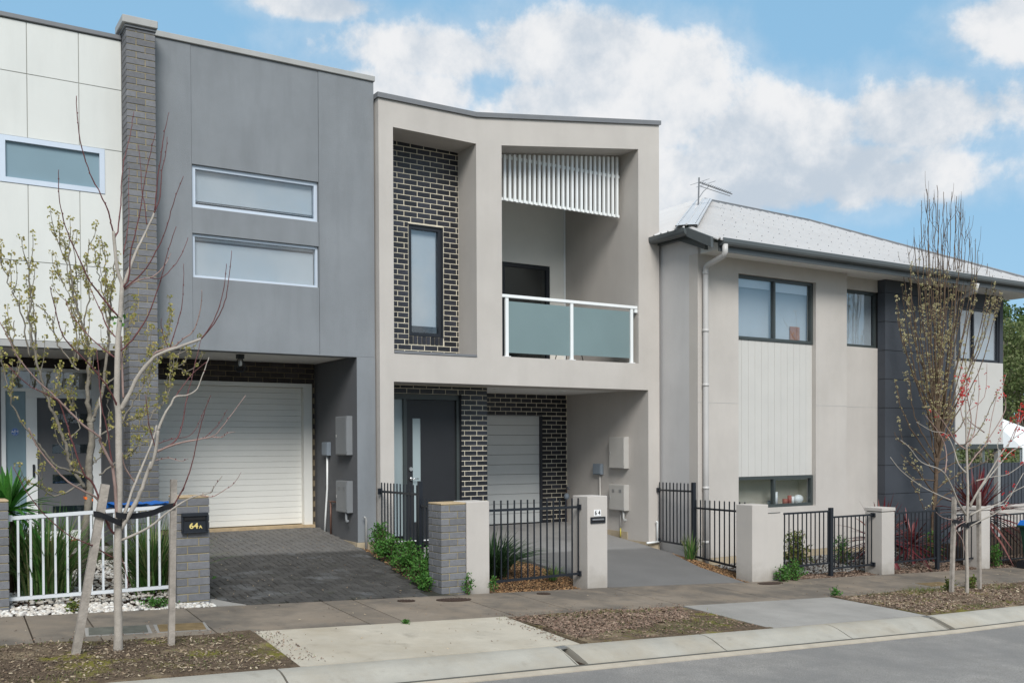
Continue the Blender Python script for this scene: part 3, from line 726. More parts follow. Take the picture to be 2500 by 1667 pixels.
# brick tower strip
XT0, XT1, YT = 2.575, 2.940, 13.55
part('tower_core', MB().box(XT0+.008, XT1-.008, YT+.008, 14.0, .2, 3.35).box(XT0+.008, XT1-.008, YT+.008, 13.868, 3.35, 7.47), M['mortar_tan'], A)
k = 0; z = .20
while z < 7.45:
    z0, z1 = z+.005, min(z+.081, 7.465); back = 13.995 if z < 3.3 else 13.865
    if k % 2: BA.add(XT0, XT0+.230, YT, YT+.105, z0, z1, M['brick_grey']); BA.add(XT0+.240, XT1, YT, YT+.105, z0, z1, M['brick_grey']); s0 = YT+.115
    else: BA.add(XT0, XT0+.118, YT, YT+.225, z0, z1, M['brick_grey']); BA.add(XT0+.128, XT1, YT, YT+.105, z0, z1, M['brick_grey']); s0 = YT+.235
    while s0 < back-.02: e = min(s0+.23, back); BA.add(XT0, XT0+.1, s0, e, z0, z1, M['brick_grey']); s0 = e+.01
    z += .086; k += 1
part('tower_cap', MB().cbox(XT0-.055, XT1+.025, YT-.055, 14.0, 7.50, 7.60, .008), M['cap_light'], A)
part('cap_ledge', MB().box(XT0-.02, XT1+.01, YT-.022, 13.98, 7.468, 7.499), M['cap_grey'], A)
# white panels
xs = [-3.0, -1.6, -.4, .82, 1.435, 2.045, 2.573]; zs = [3.352, 4.357, 5.92, 6.73, 7.385]
part('panel_backing', MB().box(-8, 1.12, YA+.012, YA+.2, 3.36, 7.39).box(1.12, 2.35, YA+.012, YA+.2, 3.36, 5.33).box(1.12, 2.35, YA+.012, YA+.2, 5.92, 7.39).box(2.35, 2.572, YA+.012, YA+.2, 3.36, 7.39).box(2.572, 2.70, YA+.03, YA+.2, 3.36, 7.45), M['lt_joint'], A)
for i in range(len(xs)-1):
    for j in range(4):
        x0, x1, z0, z1 = xs[i]+.005, xs[i+1]-.005, zs[j]+.005, zs[j+1]-.005
        if j == 1:
            if xs[i] == .82: part('wall_panel', MB().box(x0, 1.108, YA, YA+.012, z0, z1).box(1.108, x1, YA, YA+.012, z0, 5.325), M['white_panel'], A); continue
            if xs[i] == 1.435: part('wall_panel', MB().box(x0, x1, YA, YA+.012, z0, 5.325), M['white_panel'], A); continue
            if xs[i] == 2.045: part('wall_panel', MB().box(x0, 2.355, YA, YA+.012, z0, 5.325).box(2.355, x1, YA, YA+.012, z0, z1), M['white_panel'], A); continue
        part('wall_panel', MB().box(x0, x1, YA, YA+.012, z0, z1), M['white_panel'], A)
w_ = window(A, 1.115, 2.352, 5.33, 5.918, YA-.01, M['silver'], .065, .10, pane='frost_blue', void=None)
part('coping', MB().cbox(-8, XT0-.002, YA-.03, YA+.28, 7.392, 7.452, .006), M['cap_grey'], A)
part('porch_beam', MB().box(-8, XT0-.002, YA+.004, YA+.28, 3.27, 3.352), M['cap_light'], A)
part('porch_ceiling', MB().box(-8, XT0, YA+.281, 15.7, 3.28, 3.30), M['soffit'], A)
# entrance: aluminium frame, side light, slatted door
part('entry_wall', MB().box(-8, 1.238, 15.62, 15.9, .1, 3.28).box(1.24, 2.6, 15.72, 15.9, 3.13, 3.28).box(2.56, 2.6, 14.0, 15.9, .2, 3.28), M['dark_render'], A)
part('lintel_brick', MB().box(1.24, 2.558, 15.66, 15.719, 3.132, 3.279), M['brick_brown'], A)
yd = 15.62
ef = MB().box(1.24, 1.296, yd, yd+.1, .63, 3.13).box(2.44, 2.558, yd, yd+.1, .63, 3.13).box(1.556, 1.70, yd, yd+.1, .63, 2.70)
ef.box(1.296, 2.44, yd, yd+.1, 3.085, 3.13).box(1.296, 2.44, yd, yd+.1, 2.79, 2.835).box(1.556, 2.44, yd-.004, yd+.1, 2.702, 2.788).box(1.296, 1.556, yd, yd+.1, .63, .70)
entry = part('door_frame', ef, M['white'], A)
part('transom_pane', MB().box(1.296, 2.44, yd+.05, yd+.056, 2.835, 3.085), M['glass'], entry)
part('side_pane', MB().box(1.296, 1.556, yd+.05, yd+.056, .70, 2.79), M['frost_blue'], entry)
part('room_backing', MB().box(1.24, 2.558, yd+.35, yd+.36, .6, 3.13), M['room'], entry)
dr = part('front_door', MB().box(1.702, 2.438, yd+.03, yd+.07, .77, 2.70), M['dark_render'], A, label='dark grey front door with black glass slots')
part('kick_rail', MB().box(1.702, 2.438, yd+.022, yd+.072, .634, .768), M['white'], dr)
for zz in (2.40, 1.955, 1.515): part('glass_slot', MB().box(1.90, 2.436, yd+.022, yd+.03, zz-.055, zz+.075), M['glass_dark'], dr)
part('glass_slot', MB().box(1.90, 2.436, yd+.022, yd+.03, 1.02, 1.13), M['glass_dark'], dr)
part('handle', MB().cbox(1.635, 1.665, yd-.03, yd, 1.56, 1.74, .004), M['black_metal'], dr)
part('door_sill', MB().box(1.24, 2.56, yd-.05, yd+.1, .585, .63), M['red_sill'], A)
part('porch_step', MB().box(1.0, 2.58, 14.4, 15.62, .0, .575), M['apron_grey'], A)
part('porch_step', MB().box(2.5, 2.90, 14.05, 14.4, .0, .50), M['brick_top'], A)
BA.flush()
# blue octagonal security sticker on the side light
def text_mesh(body, size, mt, name, parent, pos, extrude=.002, align='CENTER', bold=False, sx=1.):
    cu = bpy.data.curves.new(name, 'FONT'); cu.body = body; cu.size = size; cu.extrude = extrude; cu.align_x = align; cu.align_y = 'CENTER'
    if bold: cu.offset = size*.025
    o = bpy.data.objects.new(name, cu); me = bpy.data.meshes.new_from_object(o); bpy.data.objects.remove(o)
    me.transform(Matrix.Diagonal((sx, 1, 1, 1))); me.transform(Matrix.Rotation(PI/2, 4, 'X')); me.materials.clear(); me.materials.append(mt)
    q = bpy.data.objects.new(name, me); return link(q, pos, parent)
oc = [(1.418+.053*math.cos(PI/8+i*PI/4), 2.209+.058*math.sin(PI/8+i*PI/4)) for i in range(8)]
sg = single('security_sticker', MB().prismY(oc, yd+.044, yd+.048), M['blue_plastic'], 'blue octagonal security sticker with white letters on the frosted side light', 'sticker')
oc2 = [(1.418+.047*math.cos(PI/8+i*PI/4), 2.209+.052*math.sin(PI/8+i*PI/4)) for i in range(8)]
rim = MB()
for i in range(8):
    a, b = oc2[i], oc2[(i+1) % 8]; rim.bar((a[0], yd+.043, a[1]), (b[0], yd+.043, b[1]), .003)
part('border', rim, M['print_white'], sg)
text_mesh('ADT', .047, M['print_white'], 'lettering', sg, (1.418, yd+.043, 2.209), .001, bold=True, sx=.95)
part('small_print', MB().box(1.398, 1.438, yd+.042, yd+.044, 2.172, 2.177).box(1.402, 1.434, yd+.042, yd+.044, 2.236, 2.241), M['print_white'], sg)
# caged porch light
t_ = thing('porch_light', 'black caged porch lamp hanging from the soffit over the wide white garage door', 'wall lamp', (4.32, 14.5, 3.35))
part('mount', MB().box(4.27, 4.37, 14.45, 14.55, 3.29, 3.352), M['black_metal'], t_)
cg = MB()
for i in range(6):
    a = i*PI/3; c_, s_ = math.cos(a), math.sin(a)
    cg.tube([(4.32+.03*c_, 14.5+.03*s_, 3.29), (4.32+.075*c_, 14.5+.075*s_, 3.20), (4.32+.085*c_, 14.5+.085*s_, 3.15), (4.32+.05*c_, 14.5+.05*s_, 3.10)], .005, 5)
cg.tube([(4.32+.082*math.cos(i*PI/6), 14.5+.082*math.sin(i*PI/6), 3.17) for i in range(13)], .005, 5, False)
cg.tube([(4.32+.05*math.cos(i*PI/6), 14.5+.05*math.sin(i*PI/6), 3.10) for i in range(13)], .005, 5, False)
part('cage', cg, M['black_metal'], t_); part('bulb', MB().ell((4.32, 14.5, 3.22), (.032, .032, .05), 8, 6), M['white'], t_, True)

# ============================================================ MIDDLE HOUSE (64)
B = thing('townhouse', 'beige rendered townhouse with an angled frame facade, black brick and a glass balcony', 'house', (8.9, 13.75, .2))
F0, F1 = 13.75, 14.35
st = M['stucco']
fc = MB()
fc.prismY([(6.24, .1), (6.473, .1), (6.473, 2.975), (6.24, 2.975)], F0, F1)
fc.prismY([(6.24, 2.975), (6.482, 2.975), (6.482, 7.275), (6.24, 7.275)], F0, F1)
fc.prismY([(6.482, 2.975), (7.955, 2.975), (7.955, 3.41), (6.482, 3.41)], F0, F1)
fc.prismY([(6.482, 6.873), (7.955, 6.85), (7.955, 7.27), (6.482, 7.275)], F0, F1)
fc.prismY([(7.955, 2.975), (8.435, 2.975), (8.435, 7.335), (7.955, 7.27)], F0, F1)
fc.prismY([(8.435, 2.975), (11.315, 2.975), (11.315, 3.447), (8.435, 3.447)], F0, F1)
fc.prismY([(8.435, 6.90), (11.315, 7.287), (11.315, 7.725), (8.435, 7.335)], F0, F1)
fc.prismY([(11.315, 2.975), (11.80, 2.975), (11.80, 7.79), (11.315, 7.725)], F0, F1)
fc.prismY([(11.537, .215), (11.80, .215), (11.80, 2.975), (11.537, 2.975)], F0, F1)
part('facade_frame', fc, st, B)
part('footing', MB().box(11.525, 11.79, F0-.012, 16.3, -.1, .213).box(11.53, 11.79, F0+.6, 16.3, .214, .36), M['footing'], B)
part('side_wall', MB().box(11.537, 11.80, F1, 16.6, .36, 3.2), st, B)
part('side_wall', MB().box(11.315, 11.80, F1, 16.6, 3.2, 7.6), st, B)
part('side_wall', MB().box(6.24, 6.44, F1, 24, .1, 7.1), st, B)
part('side_wall', MB().box(11.6, 11.80, 16.6, 24, .1, 7.4), st, B)
part('rear_wall', MB().box(6.24, 11.8, 24, 24.2, .1, 7.1), st, B)
part('roof', MB().prismY([(6.44, 7.0), (11.6, 7.5), (11.6, 7.58), (6.44, 7.08)], 16.2, 24), M['cap_grey'], B)
cp = MB(); tk = .075
cp.prismY([(6.215, 7.279), (7.95, 7.274), (7.95, 7.274+tk), (6.215, 7.279+tk)], F0-.035, F1+.02)
cp.prismY([(7.952, 7.274), (11.825, 7.798), (11.825, 7.798+tk), (7.952, 7.274+tk)], F0-.035, F1+.02)
part('coping', cp, M['cap_grey'], B)
part('partition', MB().box(7.955, 8.435, F1, 16.05, 3.2, 6.9), st, B)
part('partition', MB().box(8.36, 8.60, 14.66, 16.3, .36, 2.98), st, B)
# slot with black brick and a tall window
BB = Bricks(B); wx0, wx1, wz0, wz1 = 7.035, 7.635, 3.775, 5.56
wall_with(B, M['mortar_cream'], 6.48, 7.957, 3.35, 6.95, F1+.005, F1+.12, [(wx0-.004, wx1+.03, wz0-.01, wz1+.018)], 'brick_backing')
lay_front(BB, 6.483, 7.953, 3.45, 6.875, F1+.001, M['brick_black'], hole=(wx0-.008, wx1+.034, wz0-.14, wz1+.008), zref=3.452)
nb = 8
for k in range(nb): x = wx0-.01+k*(wx1-wx0+.03)/nb; BB.add(x+.004, x+(wx1-wx0+.03)/nb-.006, F1-.012, F1+.06, wz0-.135, wz0-.012, M['brick_black'])
tw = window(B, wx0, wx1, wz0, wz1, F1+.02, M['black_metal'], .055, .07, blind=.93, blinds='blind_dark', label='tall dark framed window in black brick')
part('reveal', MB().box(wx1, wx1+.03, F1+.0, F1+.08, wz0-.02, wz1+.02).box(wx0-.012, wx1+.03, F1, F1+.08, wz1, wz1+.02), M['black_metal'], tw)
part('ledge_flashing', MB().cbox(6.485, 7.952, F0-.012, F1-.002, 3.412, 3.452, .004), M['cap_grey'], B)
# lower storey: lintel, door, black brick pier
yb = 14.53
part('brick_backing', MB().box(6.474, 8.09, yb+.004, yb+.1, 2.845, 3.0).box(8.10, 8.6, yb+.004, yb+.12, .40, 3.0), M['mortar_cream'], B)
part('reveal', MB().box(8.0895, 8.0985, yb+.012, yb+.12, .41, 2.843), M['brick_black'], B)
lay_front(BB, 6.474, 8.09, 2.845, 2.974, yb, M['brick_black'], zref=2.800-.043)
lay_front(BB, 8.092, 8.606, .43, 2.974, yb, M['brick_black'], zref=.435, mod=.24)
part('porch_ceiling', MB().box(6.474, 11.536, F1+.001, 16.4, 2.993, 3.04), M['soffit'], B)
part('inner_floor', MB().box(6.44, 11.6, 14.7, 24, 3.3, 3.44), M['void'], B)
yd = 14.60
dfm = MB().box(6.474, 8.088, yd, yd+.1, 2.752, 2.843).box(7.045, 7.105, yd, yd+.1, .42, 2.752).box(8.035, 8.088, yd-.01, yd+.1, .42, 2.752).box(6.474, 6.53, yd, yd+.1, .42, 2.752)
d64 = part('door_frame', dfm, M['dark_frame'], B)
part('side_pane', MB().box(6.53, 7.045, yd+.045, yd+.052, .50, 2.752), M['frost_door'], d64)
part('threshold', MB().box(6.474, 8.088, yd-.02, yd+.1, .405, .42), M['white'], d64)
lf = part('front_door', MB().box(7.108, 7.224, yd+.03, yd+.07, .43, 2.745).box(7.372, 8.03, yd+.03, yd+.07, .43, 2.745).box(7.224, 7.372, yd+.03, yd+.07, 2.44, 2.745).box(7.224, 7.372, yd+.03, yd+.07, .43, .72), M['charcoal'], B, label='charcoal front door with a narrow glass strip')
part('glass_strip', MB().box(7.224, 7.372, yd+.04, yd+.05, .72, 2.44), M['frost_door'], lf)
hd = MB().ell((7.183, yd+.01, 1.442), (.032, .02, .032), 10, 6).tube([(7.183, yd-.03, 1.442), (7.30, yd-.03, 1.44)], .009, 6).tube([(7.183, yd+.02, 1.442), (7.183, yd-.03, 1.442)], .01, 6)
part('lever_handle', hd, M['steel'], lf, True); part('deadlock', MB().tube([(7.183, yd+.03, 1.60), (7.183, yd+.005, 1.60)], .033, 12), M['steel'], lf)
part('entry_wall', MB().box(6.44, 8.36, yd+.25, yd+.3, .3, 3.0), M['room'], B)
# garage of 64
yg = 16.30
wall_with(B, M['mortar_cream'], 8.60, 11.537, .36, 3.0, yg+.004, yg+.1, [(8.60, 10.942, .36, 2.578)], 'brick_backing')
part('reveal', MB().box(10.931, 10.941, yg+.012, yg+.12, .42, 2.562), M['brick_black'], B)
lay_front(BB, 8.62, 11.53, 2.58, 2.99, yg, M['brick_black'], zref=2.565)
lay_front(BB, 10.935, 11.53, .42, 2.58, yg, M['brick_black'], zref=2.565-26*.086)
g64 = part('garage_door', MB().box(8.60, 10.93, 16.43, 16.44, .42, 2.60), M['joint'], B)
nP = 11; pz = (2.575-.44)/nP
gm = mesh('door_panel', MB().cbox(-1.16, 1.16, -.014, .014, -pz/2+.003, pz/2-.003, .004), M['door_grey'], (0, 0, 0))
for k in range(nP): again('door_panel', gm, (9.765, 16.415, .44+pz*(k+.5)), g64)
part('seal', MB().box(8.6, 10.93, 16.38, 16.42, .40, .438), M['strap'], g64)
part('door_head', MB().box(8.6, 10.93, 16.30, 16.43, 2.565, 2.578), M['cap_grey'], g64)
for x, lbl in ((9.09, 'left'), (10.556, 'right')):
    tt = single('downlight', MB().tube([(x, 15.04, 2.980), (x, 15.04, 2.992)], .05, 14), M['white'], 'flush round downlight in the porch soffit at number 64, %s one of two' % lbl, 'downlight', 'downlights in the porch soffit')
# balcony
part('balcony_floor', MB().box(8.435, 11.315, F0+.3, 16.05, 3.30, 3.44), M['apron_grey'], B)
part('balcony_wall', MB().box(8.435, 9.84, 16.05, 16.2, 3.44, 7.3).box(10.957, 11.315, 16.05, 16.2, 3.44, 7.3).box(9.84, 10.957, 16.05, 16.2, 5.51, 7.3), M['balcony_wall'], B)
part('corner_trim', MB().box(11.285, 11.314, 16.02, 16.049, 3.44, 7.2), M['white'], B)
part('balcony_ceiling', MB().prismY([(8.436, 6.905), (11.314, 7.292), (11.314, 7.33), (8.436, 6.943)], F1, 16.05), M['stucco'], B)
bd = window(B, 9.842, 10.955, 3.446, 5.506, 16.06, M['black_metal'], .075, .06, pane='glass_dark', label='dark glazed balcony door')
bat = thing('batten_screen', 'row of white vertical battens hanging inside the top of the balcony opening', 'screen', (8.435, 14.19, 6.1))
for k in range(29):
    x = 8.478+k*.1005
    if x > 11.27: break
    top = 6.905+(x-8.436)*.1345-.004
    part('batten', MB().box(x-.022, x+.022, 14.195, 14.24, 6.146, top-.03), M['white'], bat)
part('rail', MB().box(8.437, 11.272, 14.241, 14.275, 6.15, 6.20), M['white'], bat); part('rail', MB().box(8.437, 11.272, 14.241, 14.275, 6.87, 6.92), M['white'], bat)
bal = thing('balustrade', 'white framed balcony balustrade with two frosted glass panels', 'balustrade', (8.435, 13.8, 3.447))
part('handrail', MB().cbox(8.437, 11.313, 13.775, 13.825, 4.425, 4.478, .005), M['white'], bal)
for x in (8.552, 9.868, 11.188):
    p_ = part('post', MB().box(x-.03, x+.03, 13.785, 13.82, 3.455, 4.424), M['white'], bal); part('base_plate', MB().cbox(x-.06, x+.06, 13.76, 13.845, 3.448, 3.460, .003), M['white'], p_)
part('glass_panel', MB().box(8.586, 9.832, 13.797, 13.807, 3.52, 4.37), M['frost'], bal); part('glass_panel', MB().box(9.908, 11.148, 13.797, 13.807, 3.54, 4.37), M['frost'], bal)
part('rail_bracket', MB().box(11.25, 11.313, 13.78, 13.82, 4.36, 4.42), M['white'], bal)
ch = thing('patio_chair', 'black wire patio chair on the balcony behind the frosted glass', 'chair', (10.3, 14.5, 3.44))
for x, y in ((10.1, 14.3), (10.5, 14.3), (10.12, 14.7), (10.48, 14.7)): part('leg', MB().tube([(x, y, 3.44), (10.3+(x-10.3)*.8, 14.5+(y-14.5)*.8, 3.66), (10.3+(x-10.3)*.85, 14.5+(y-14.5)*.85, 3.87)], .009, 6), M['black_metal'], ch)
part('seat', MB().cbox(10.1, 10.5, 14.3, 14.7, 3.87, 3.89, .006), M['black_metal'], ch); part('backrest', MB().cbox(10.1, 10.5, 14.69, 14.71, 3.95, 4.28, .006), M['black_metal'], ch)
BB.flush()
# ============================================================ RIGHT HOUSE: hipped metal roof
C3 = thing('corner_house', 'two storey rendered house with a pale corrugated hip roof', 'house', (14, 12.8, -.1))
Y1, Y2, Y3, ZS = 12.8, 13.02, 12.84, 5.316
rec = .10
wall_with(C3, M['stucco'], 11.86, 15.772, -.02, ZS, Y1, Y1+.22, [(12.843, 14.885, .81, 5.062)])
part('wall', MB().box(15.60, 16.985, Y2, Y2+.2, -.1, 3.93).box(15.60, 16.985, Y2, Y2+.2, 5.07, ZS).box(15.60, 15.9, Y2, Y2+.2, 3.93, 5.07), M['stucco'], C3)
part('side_wall', MB().prismX([(13.75, 5.70), (13.75, -.1), (Y1+.22, -.1), (Y1+.22, 5.62)], 11.86, 12.0), M['stucco_side'], C3)
part('gable_end', MB().prismX([(Y1+.219, 5.60), (Y1+.219, ZS+.002), (Y1+.001, ZS+.002), (Y1+.001, 5.47), (Y1+.1, 5.55)], 11.861, 12.0), M['stucco_side'], C3)
part('side_wall', MB().box(11.86, 12.0, 13.751, 24, -.1, 5.70), M['stucco_side'], C3)
part('recess_edge', MB().box(15.5, 15.771, Y1+.22, Y2, -.02, ZS), M['stucco'], C3)
part('footing', MB().box(11.85, 15.78, Y1-.012, Y1+.2, -.35, -.024).box(15.6, 16.98, Y2-.012, Y2+.2, -.5, -.105), M['footing'], C3)
for a_, b_, y_, z_ in ((11.862, 12.842, Y1, 2.72), (14.887, 15.77, Y1, 2.72), (15.79, 16.98, Y2, 2.72)): part('control_joint', MB().box(a_, b_, y_-.002, y_-.0005, z_, z_+.006), M['cap_light'], C3)
# pale boards between the two windows
gb = part('board_backing', MB().box(12.843, 14.885, Y1+rec+.012, Y1+.2, 1.392, 3.89), M['cap_light'], C3)
nb = 12; bw = (14.885-12.843)/nb
bm_ = mesh('board', MB().cbox(-bw/2+.002, bw/2-.002, -.008, .008, -1.248, 1.248, .0025), M['clad_light'], (0, 0, 0))
for k in range(nb): again('board', bm_, (12.843+bw*(k+.5), Y1+rec, 2.641), C3)
uw = window(C3, 12.845, 14.883, 3.893, 5.060, Y1+rec-.03, M['dark_frame'], .055, .08, mull=(13.84,), blind=(.14, .16), label='wide two pane upper window with raised blinds', void='blind_dark', backY=.16)  # bluish grey backing puts the clouds' reflection into the colour behind the glass
part('picture', MB().box(14.40, 14.66, Y1+.20, Y1+.215, 3.95, 4.22), M['red_sill'], uw)
lw = window(C3, 12.845, 14.883, .812, 1.390, Y1+rec-.03, M['dark_frame'], .055, .08, mull=(13.84,), blind=(.0, .06), label='low wide two pane window with clutter on the sill', void='room', backY=.36)  # shallow box in place of the room, added so its walls catch light
part('reveal', MB().box(12.80, 12.842, Y1+.2, Y1+.45, .78, 1.42).box(14.886, 14.93, Y1+.2, Y1+.45, .78, 1.42).box(12.80, 14.93, Y1+.222, Y1+.45, 1.392, 1.43), M['room'], lw)  # added sides and top of the shallow box that catches the light
part('sill', MB().box(12.845, 14.883, Y1+.155, Y1+.42, .80, .845), M['clad_light'], lw)
for nm, mt, x, r, h in (('jar', 'white', 14.02, .055, .24), ('jar', 'redpot', 14.42, .04, .16), ('jar', 'white', 14.50, .035, .14), ('jar', 'redpot', 14.30, .05, .10)):
    if mt not in M: M[mt] = mat('dusty_red_ceramic', (.35, .10, .08), .6, .2)
    tagged(single(nm, MB().tube([(x, Y1+.235, .846), (x, Y1+.235, .846+h)], r, 12), M[mt], 'x', 'jar', 'jars on the window sill', True), {(14.02): 'tall white paper roll standing on the low window sill', 14.42: 'slim dull red jar on the low window sill', 14.50: 'small white cup on the low window sill', 14.30: 'squat dull red pot on the low window sill'}[x], 'jar')
single('plastic_bag', MB().ell((14.70, Y1+.27, .93), (.12, .08, .085), 9, 6), M['white'], 'crumpled white plastic bag at the right end of the low window sill', 'bag', smooth=True)
single('fruit_bowl', MB().ell((13.92, Y1+.25, .885), (.07, .06, .04), 9, 6), M['box_blue'], 'small blue grey bowl beside the paper roll on the sill', 'bowl', smooth=True)
window(C3, 15.9, 17.01, 3.932, 5.068, Y2+.05, M['dark_frame'], .055, .06, mull=(), blind=1., blinds='blind_dark', label='small upper window beside the dark cladding', backY=.5)
# charcoal cladding tower
TX0, TX1 = 16.99, 19.31
part('tower_core', MB().box(TX0+.012, TX1-.012, Y3+.012, 15, -.4, ZS-.001), M['void'], C3)
zt = [-.30, .38, .962, 1.546, 2.130, 2.714, 3.298, 3.882, 4.466, 5.05, ZS-.003]
cd_ = None
for a, b in zip(zt, zt[1:]):
    part('cladding_panel', MB().box(TX0, TX1, Y3, Y3+.012, a+.005, b-.005), M['clad_dark'], C3)
    part('cladding_panel', MB().box(TX0, TX0+.012, Y3+.0125, Y2-.001, a+.005, b-.005), M['clad_dark'], C3)
# last bay
part('wall', MB().box(TX1+.005, 21.40, Y2, Y2+.15, 1.97, 3.80), M['clad_light'], C3)
part('wall', MB().box(TX1+.005, 21.40, Y2, Y2+.15, 4.99, ZS-.001).box(21.27, 21.40, Y2, Y2+.15, 3.80, 4.99).box(TX1+.005, 19.75, Y2, Y2+.15, 3.80, 4.99), M['clad_dark'], C3)
part('side_wall', MB().box(21.25, 21.398, Y2+.15, 24, 1.97, ZS-.002).box(21.25, 21.398, 15.2, 24, -.6, 1.97), M['stucco'], C3)
part('slab_edge', MB().box(TX1+.01, 21.41, Y2-.01, 15.2, 1.86, 1.965), M['dark_frame'], C3)
window(C3, 19.76, 21.262, 3.805, 4.985, Y2+.02, M['black_metal'], .055, .06, mull=(20.3,), blind=(1., 1.), blinds='blind_dark', label='upper corner window with a white blind', backY=.4)
part('ground_wall', MB().box(TX1+.01, 21.2, 14.6, 14.8, -.6, .2).box(TX1+.01, 21.2, 14.6, 14.8, 1.6, 1.86), M['clad_light'], C3)
lv = window(C3, TX1+.02, 21.19, .2, 1.6, 14.62, M['white'], .06, .06, mull=(20.2,), pane='glass_dark', label='louvred ground floor window under the overhang', void='room')
part('post', MB().box(21.25, 21.35, Y2+.02, Y2+.12, -.7, 1.86), M['cap_light'], C3)
lb = MB()
for k in range(14): lb.box(20.25, 21.12, 14.60, 14.612, .28+k*.09, .33+k*.09)
part('louvres', lb, M['cap_light'], lv)
# soffit, fascia, gutters
part('eave_soffit', MB().box(11.92, 22.0, 12.24, Y1+.0, ZS, ZS+.012).box(15.772, 22.0, Y1+.001, Y2+.25, ZS, ZS+.012), M['soffit'], C3)
part('eave_end', MB().prismX([(12.24, ZS+.013), (Y1-.004, ZS+.013), (Y1-.004, ZS+.26), (12.24, ZS+.075)], 11.92, 11.935), M['white'], C3)
part('fascia', MB().box(11.80, 22.02, 12.21, 12.235, 5.255, 5.44), M['gutter'], C3)
def gutter(mb, a, b, axis):
    prof = [(0, 0), (-.06, -.0), (-.10, .02), (-.115, .055), (-.118, .115), (-.10, .122), (-.095, .10), (0, .10)]
    V = []
    for q in (a, b):
        for d, dz in prof: V.append((q, 12.205+d, 5.345+dz) if axis == 'x' else (11.66+d, q, 5.615+dz))
    n = len(prof)
    F = [(i, (i+1) % n, n+(i+1) % n, n+i) for i in range(n)]+[tuple(range(n)), tuple(range(2*n-1, n-1, -1))]
    return mb.add(V, F)
part('gutter', gutter(MB(), 11.79, 22.1, 'x'), M['gutter'], C3, label='long dark grey front gutter')
part('gutter', gutter(MB(), 12.80, 13.74, 'y'), M['gutter'], C3)
part('barge', MB().prismX([(12.20, 5.30), (12.80, 5.585), (12.80, 5.74), (12.20, 5.475)], 11.60, 11.66), M['gutter'], C3)
part('barge', MB().prismX([(12.52, 5.33), (12.79, 5.44), (13.2, 5.60), (13.748, 5.60), (13.748, 5.655), (13.2, 5.68), (12.81, 5.62), (12.52, 5.49)], 11.76, 11.84), M['gutter'], C3)
# corrugated roof: two planes in view, ribs running down the slope, hip and ridge cappings with screws
TP = .445
def zfront(Y): return 5.47+TP*(Y-12.2)
def zside(X): return 5.74+TP*(X-11.6)
M['roof'] = mat('pale_corrugated_steel', (.52, .51, .505), .45, .04, 1.5, .04, 40, .5, stain=.12)
M['roof_cap'] = mat('pale_roof_capping', (.55, .54, .54), .4, .04, 1.5, 0, 40, .5)
def corr(poly, org, du, dv, nrm, pitch=.19, amp=.02):
    """poly in (u,v): u runs across the ribs, v up the slope"""
    bm = bmesh.new(); bm.faces.new([bm.verts.new((p[0], p[1], 0)) for p in poly])
    lo = min(p[0] for p in poly); hi = max(p[0] for p in poly); k = lo+pitch/4
    while k < hi-.004:
        for o_ in (-.16, -.06, .06, .16):
            if lo < k+o_*pitch < hi: bmesh.ops.bisect_plane(bm, geom=bm.verts[:]+bm.edges[:]+bm.faces[:], plane_co=(k+o_*pitch, 0, 0), plane_no=(1, 0, 0))
        k += pitch
    r = bmesh.ops.extrude_face_region(bm, geom=bm.faces[:]); up_ = {g for g in r['geom'] if isinstance(g, bmesh.types.BMVert)}
    bm.verts.index_update(); V = []
    for v in bm.verts:
        fr_ = abs(((v.co.x-lo-pitch/4)/pitch+.5) % 1-.5); a = amp*1.5*max(0., min(1., (.16-fr_)/.10))+(0 if v in up_ else -.02)
        V.append(tuple(Vector(org)+Vector(du)*v.co.x+Vector(dv)*v.co.y+Vector(nrm)*a))
    bmesh.ops.recalc_face_normals(bm, faces=bm.faces[:])
    mb = MB().add(V, [[v.index for v in f.verts] for f in bm.faces]); bm.free(); return mb
sl = (1+TP*TP)**.5
hipF = [(11.66, 12.10), (22.15, 12.10), (19.25, 16.75), (16.35, 17.40), (11.66, 12.82)]
part('roof_plane', corr([(x, (y-12.2)*sl) for x, y in hipF], (0, 12.2, 5.475), (1, 0, 0), (0, 1/sl, TP/sl), (0, -TP/sl, 1/sl)), M['roof'], C3, kind=None)
hipS = [(11.56, 24), (11.56, 12.80), (16.3, 17.42), (16.3, 24)]
part('roof_plane', corr([(y, (x-11.6)*sl) for x, y in reversed(hipS)], (11.6, 0, 5.745), (0, 1, 0), (1/sl, 0, TP/sl), (-TP/sl, 0, 1/sl), pitch=.19), M['roof'], C3)
part('rear_roof', MB().add([(16.35, 17.40, 7.80), (19.25, 16.75, 7.51), (22.6, 24, 5.0), (16.4, 24, 6.2)], [(0, 1, 2, 3)]).add([(22.15, 12.1, 5.43), (22.6, 24, 5.0), (19.25, 16.75, 7.51)], [(0, 1, 2)]), M['roof'], C3)
def capping(a, b, w, sidea, sideb):
    a, b = Vector(a), Vector(b); mb = MB()
    sa, sb = Vector(sidea)*w, Vector(sideb)*w; u = Vector((0, 0, .03))
    mb.add([a+u, b+u, b+sa+u*.9, a+sa+u*.9, b+sb+u*.9, a+sb+u*.9, a+sa-u*.3, b+sa-u*.3, a+sb-u*.3, b+sb-u*.3], [(0, 3, 2, 1), (0, 1, 4, 5), (3, 6, 7, 2), (5, 4, 9, 8)])
    mb.tube([a+u*1.2, b+u*1.2], .018, 6); return mb
hp = [(11.60, 12.80, 5.76), (16.33, 17.40, 7.80)]
part('hip_capping', capping(hp[0], hp[1], .19, (.74, -.67, -.0), (-.70, .72, .0)), M['roof_cap'], C3)
part('ridge_capping', capping((16.33, 17.40, 7.80), (19.25, 16.75, 7.51), .15, (0, -.9, -.40), (0, .9, -.4)), M['cap_grey'], C3)
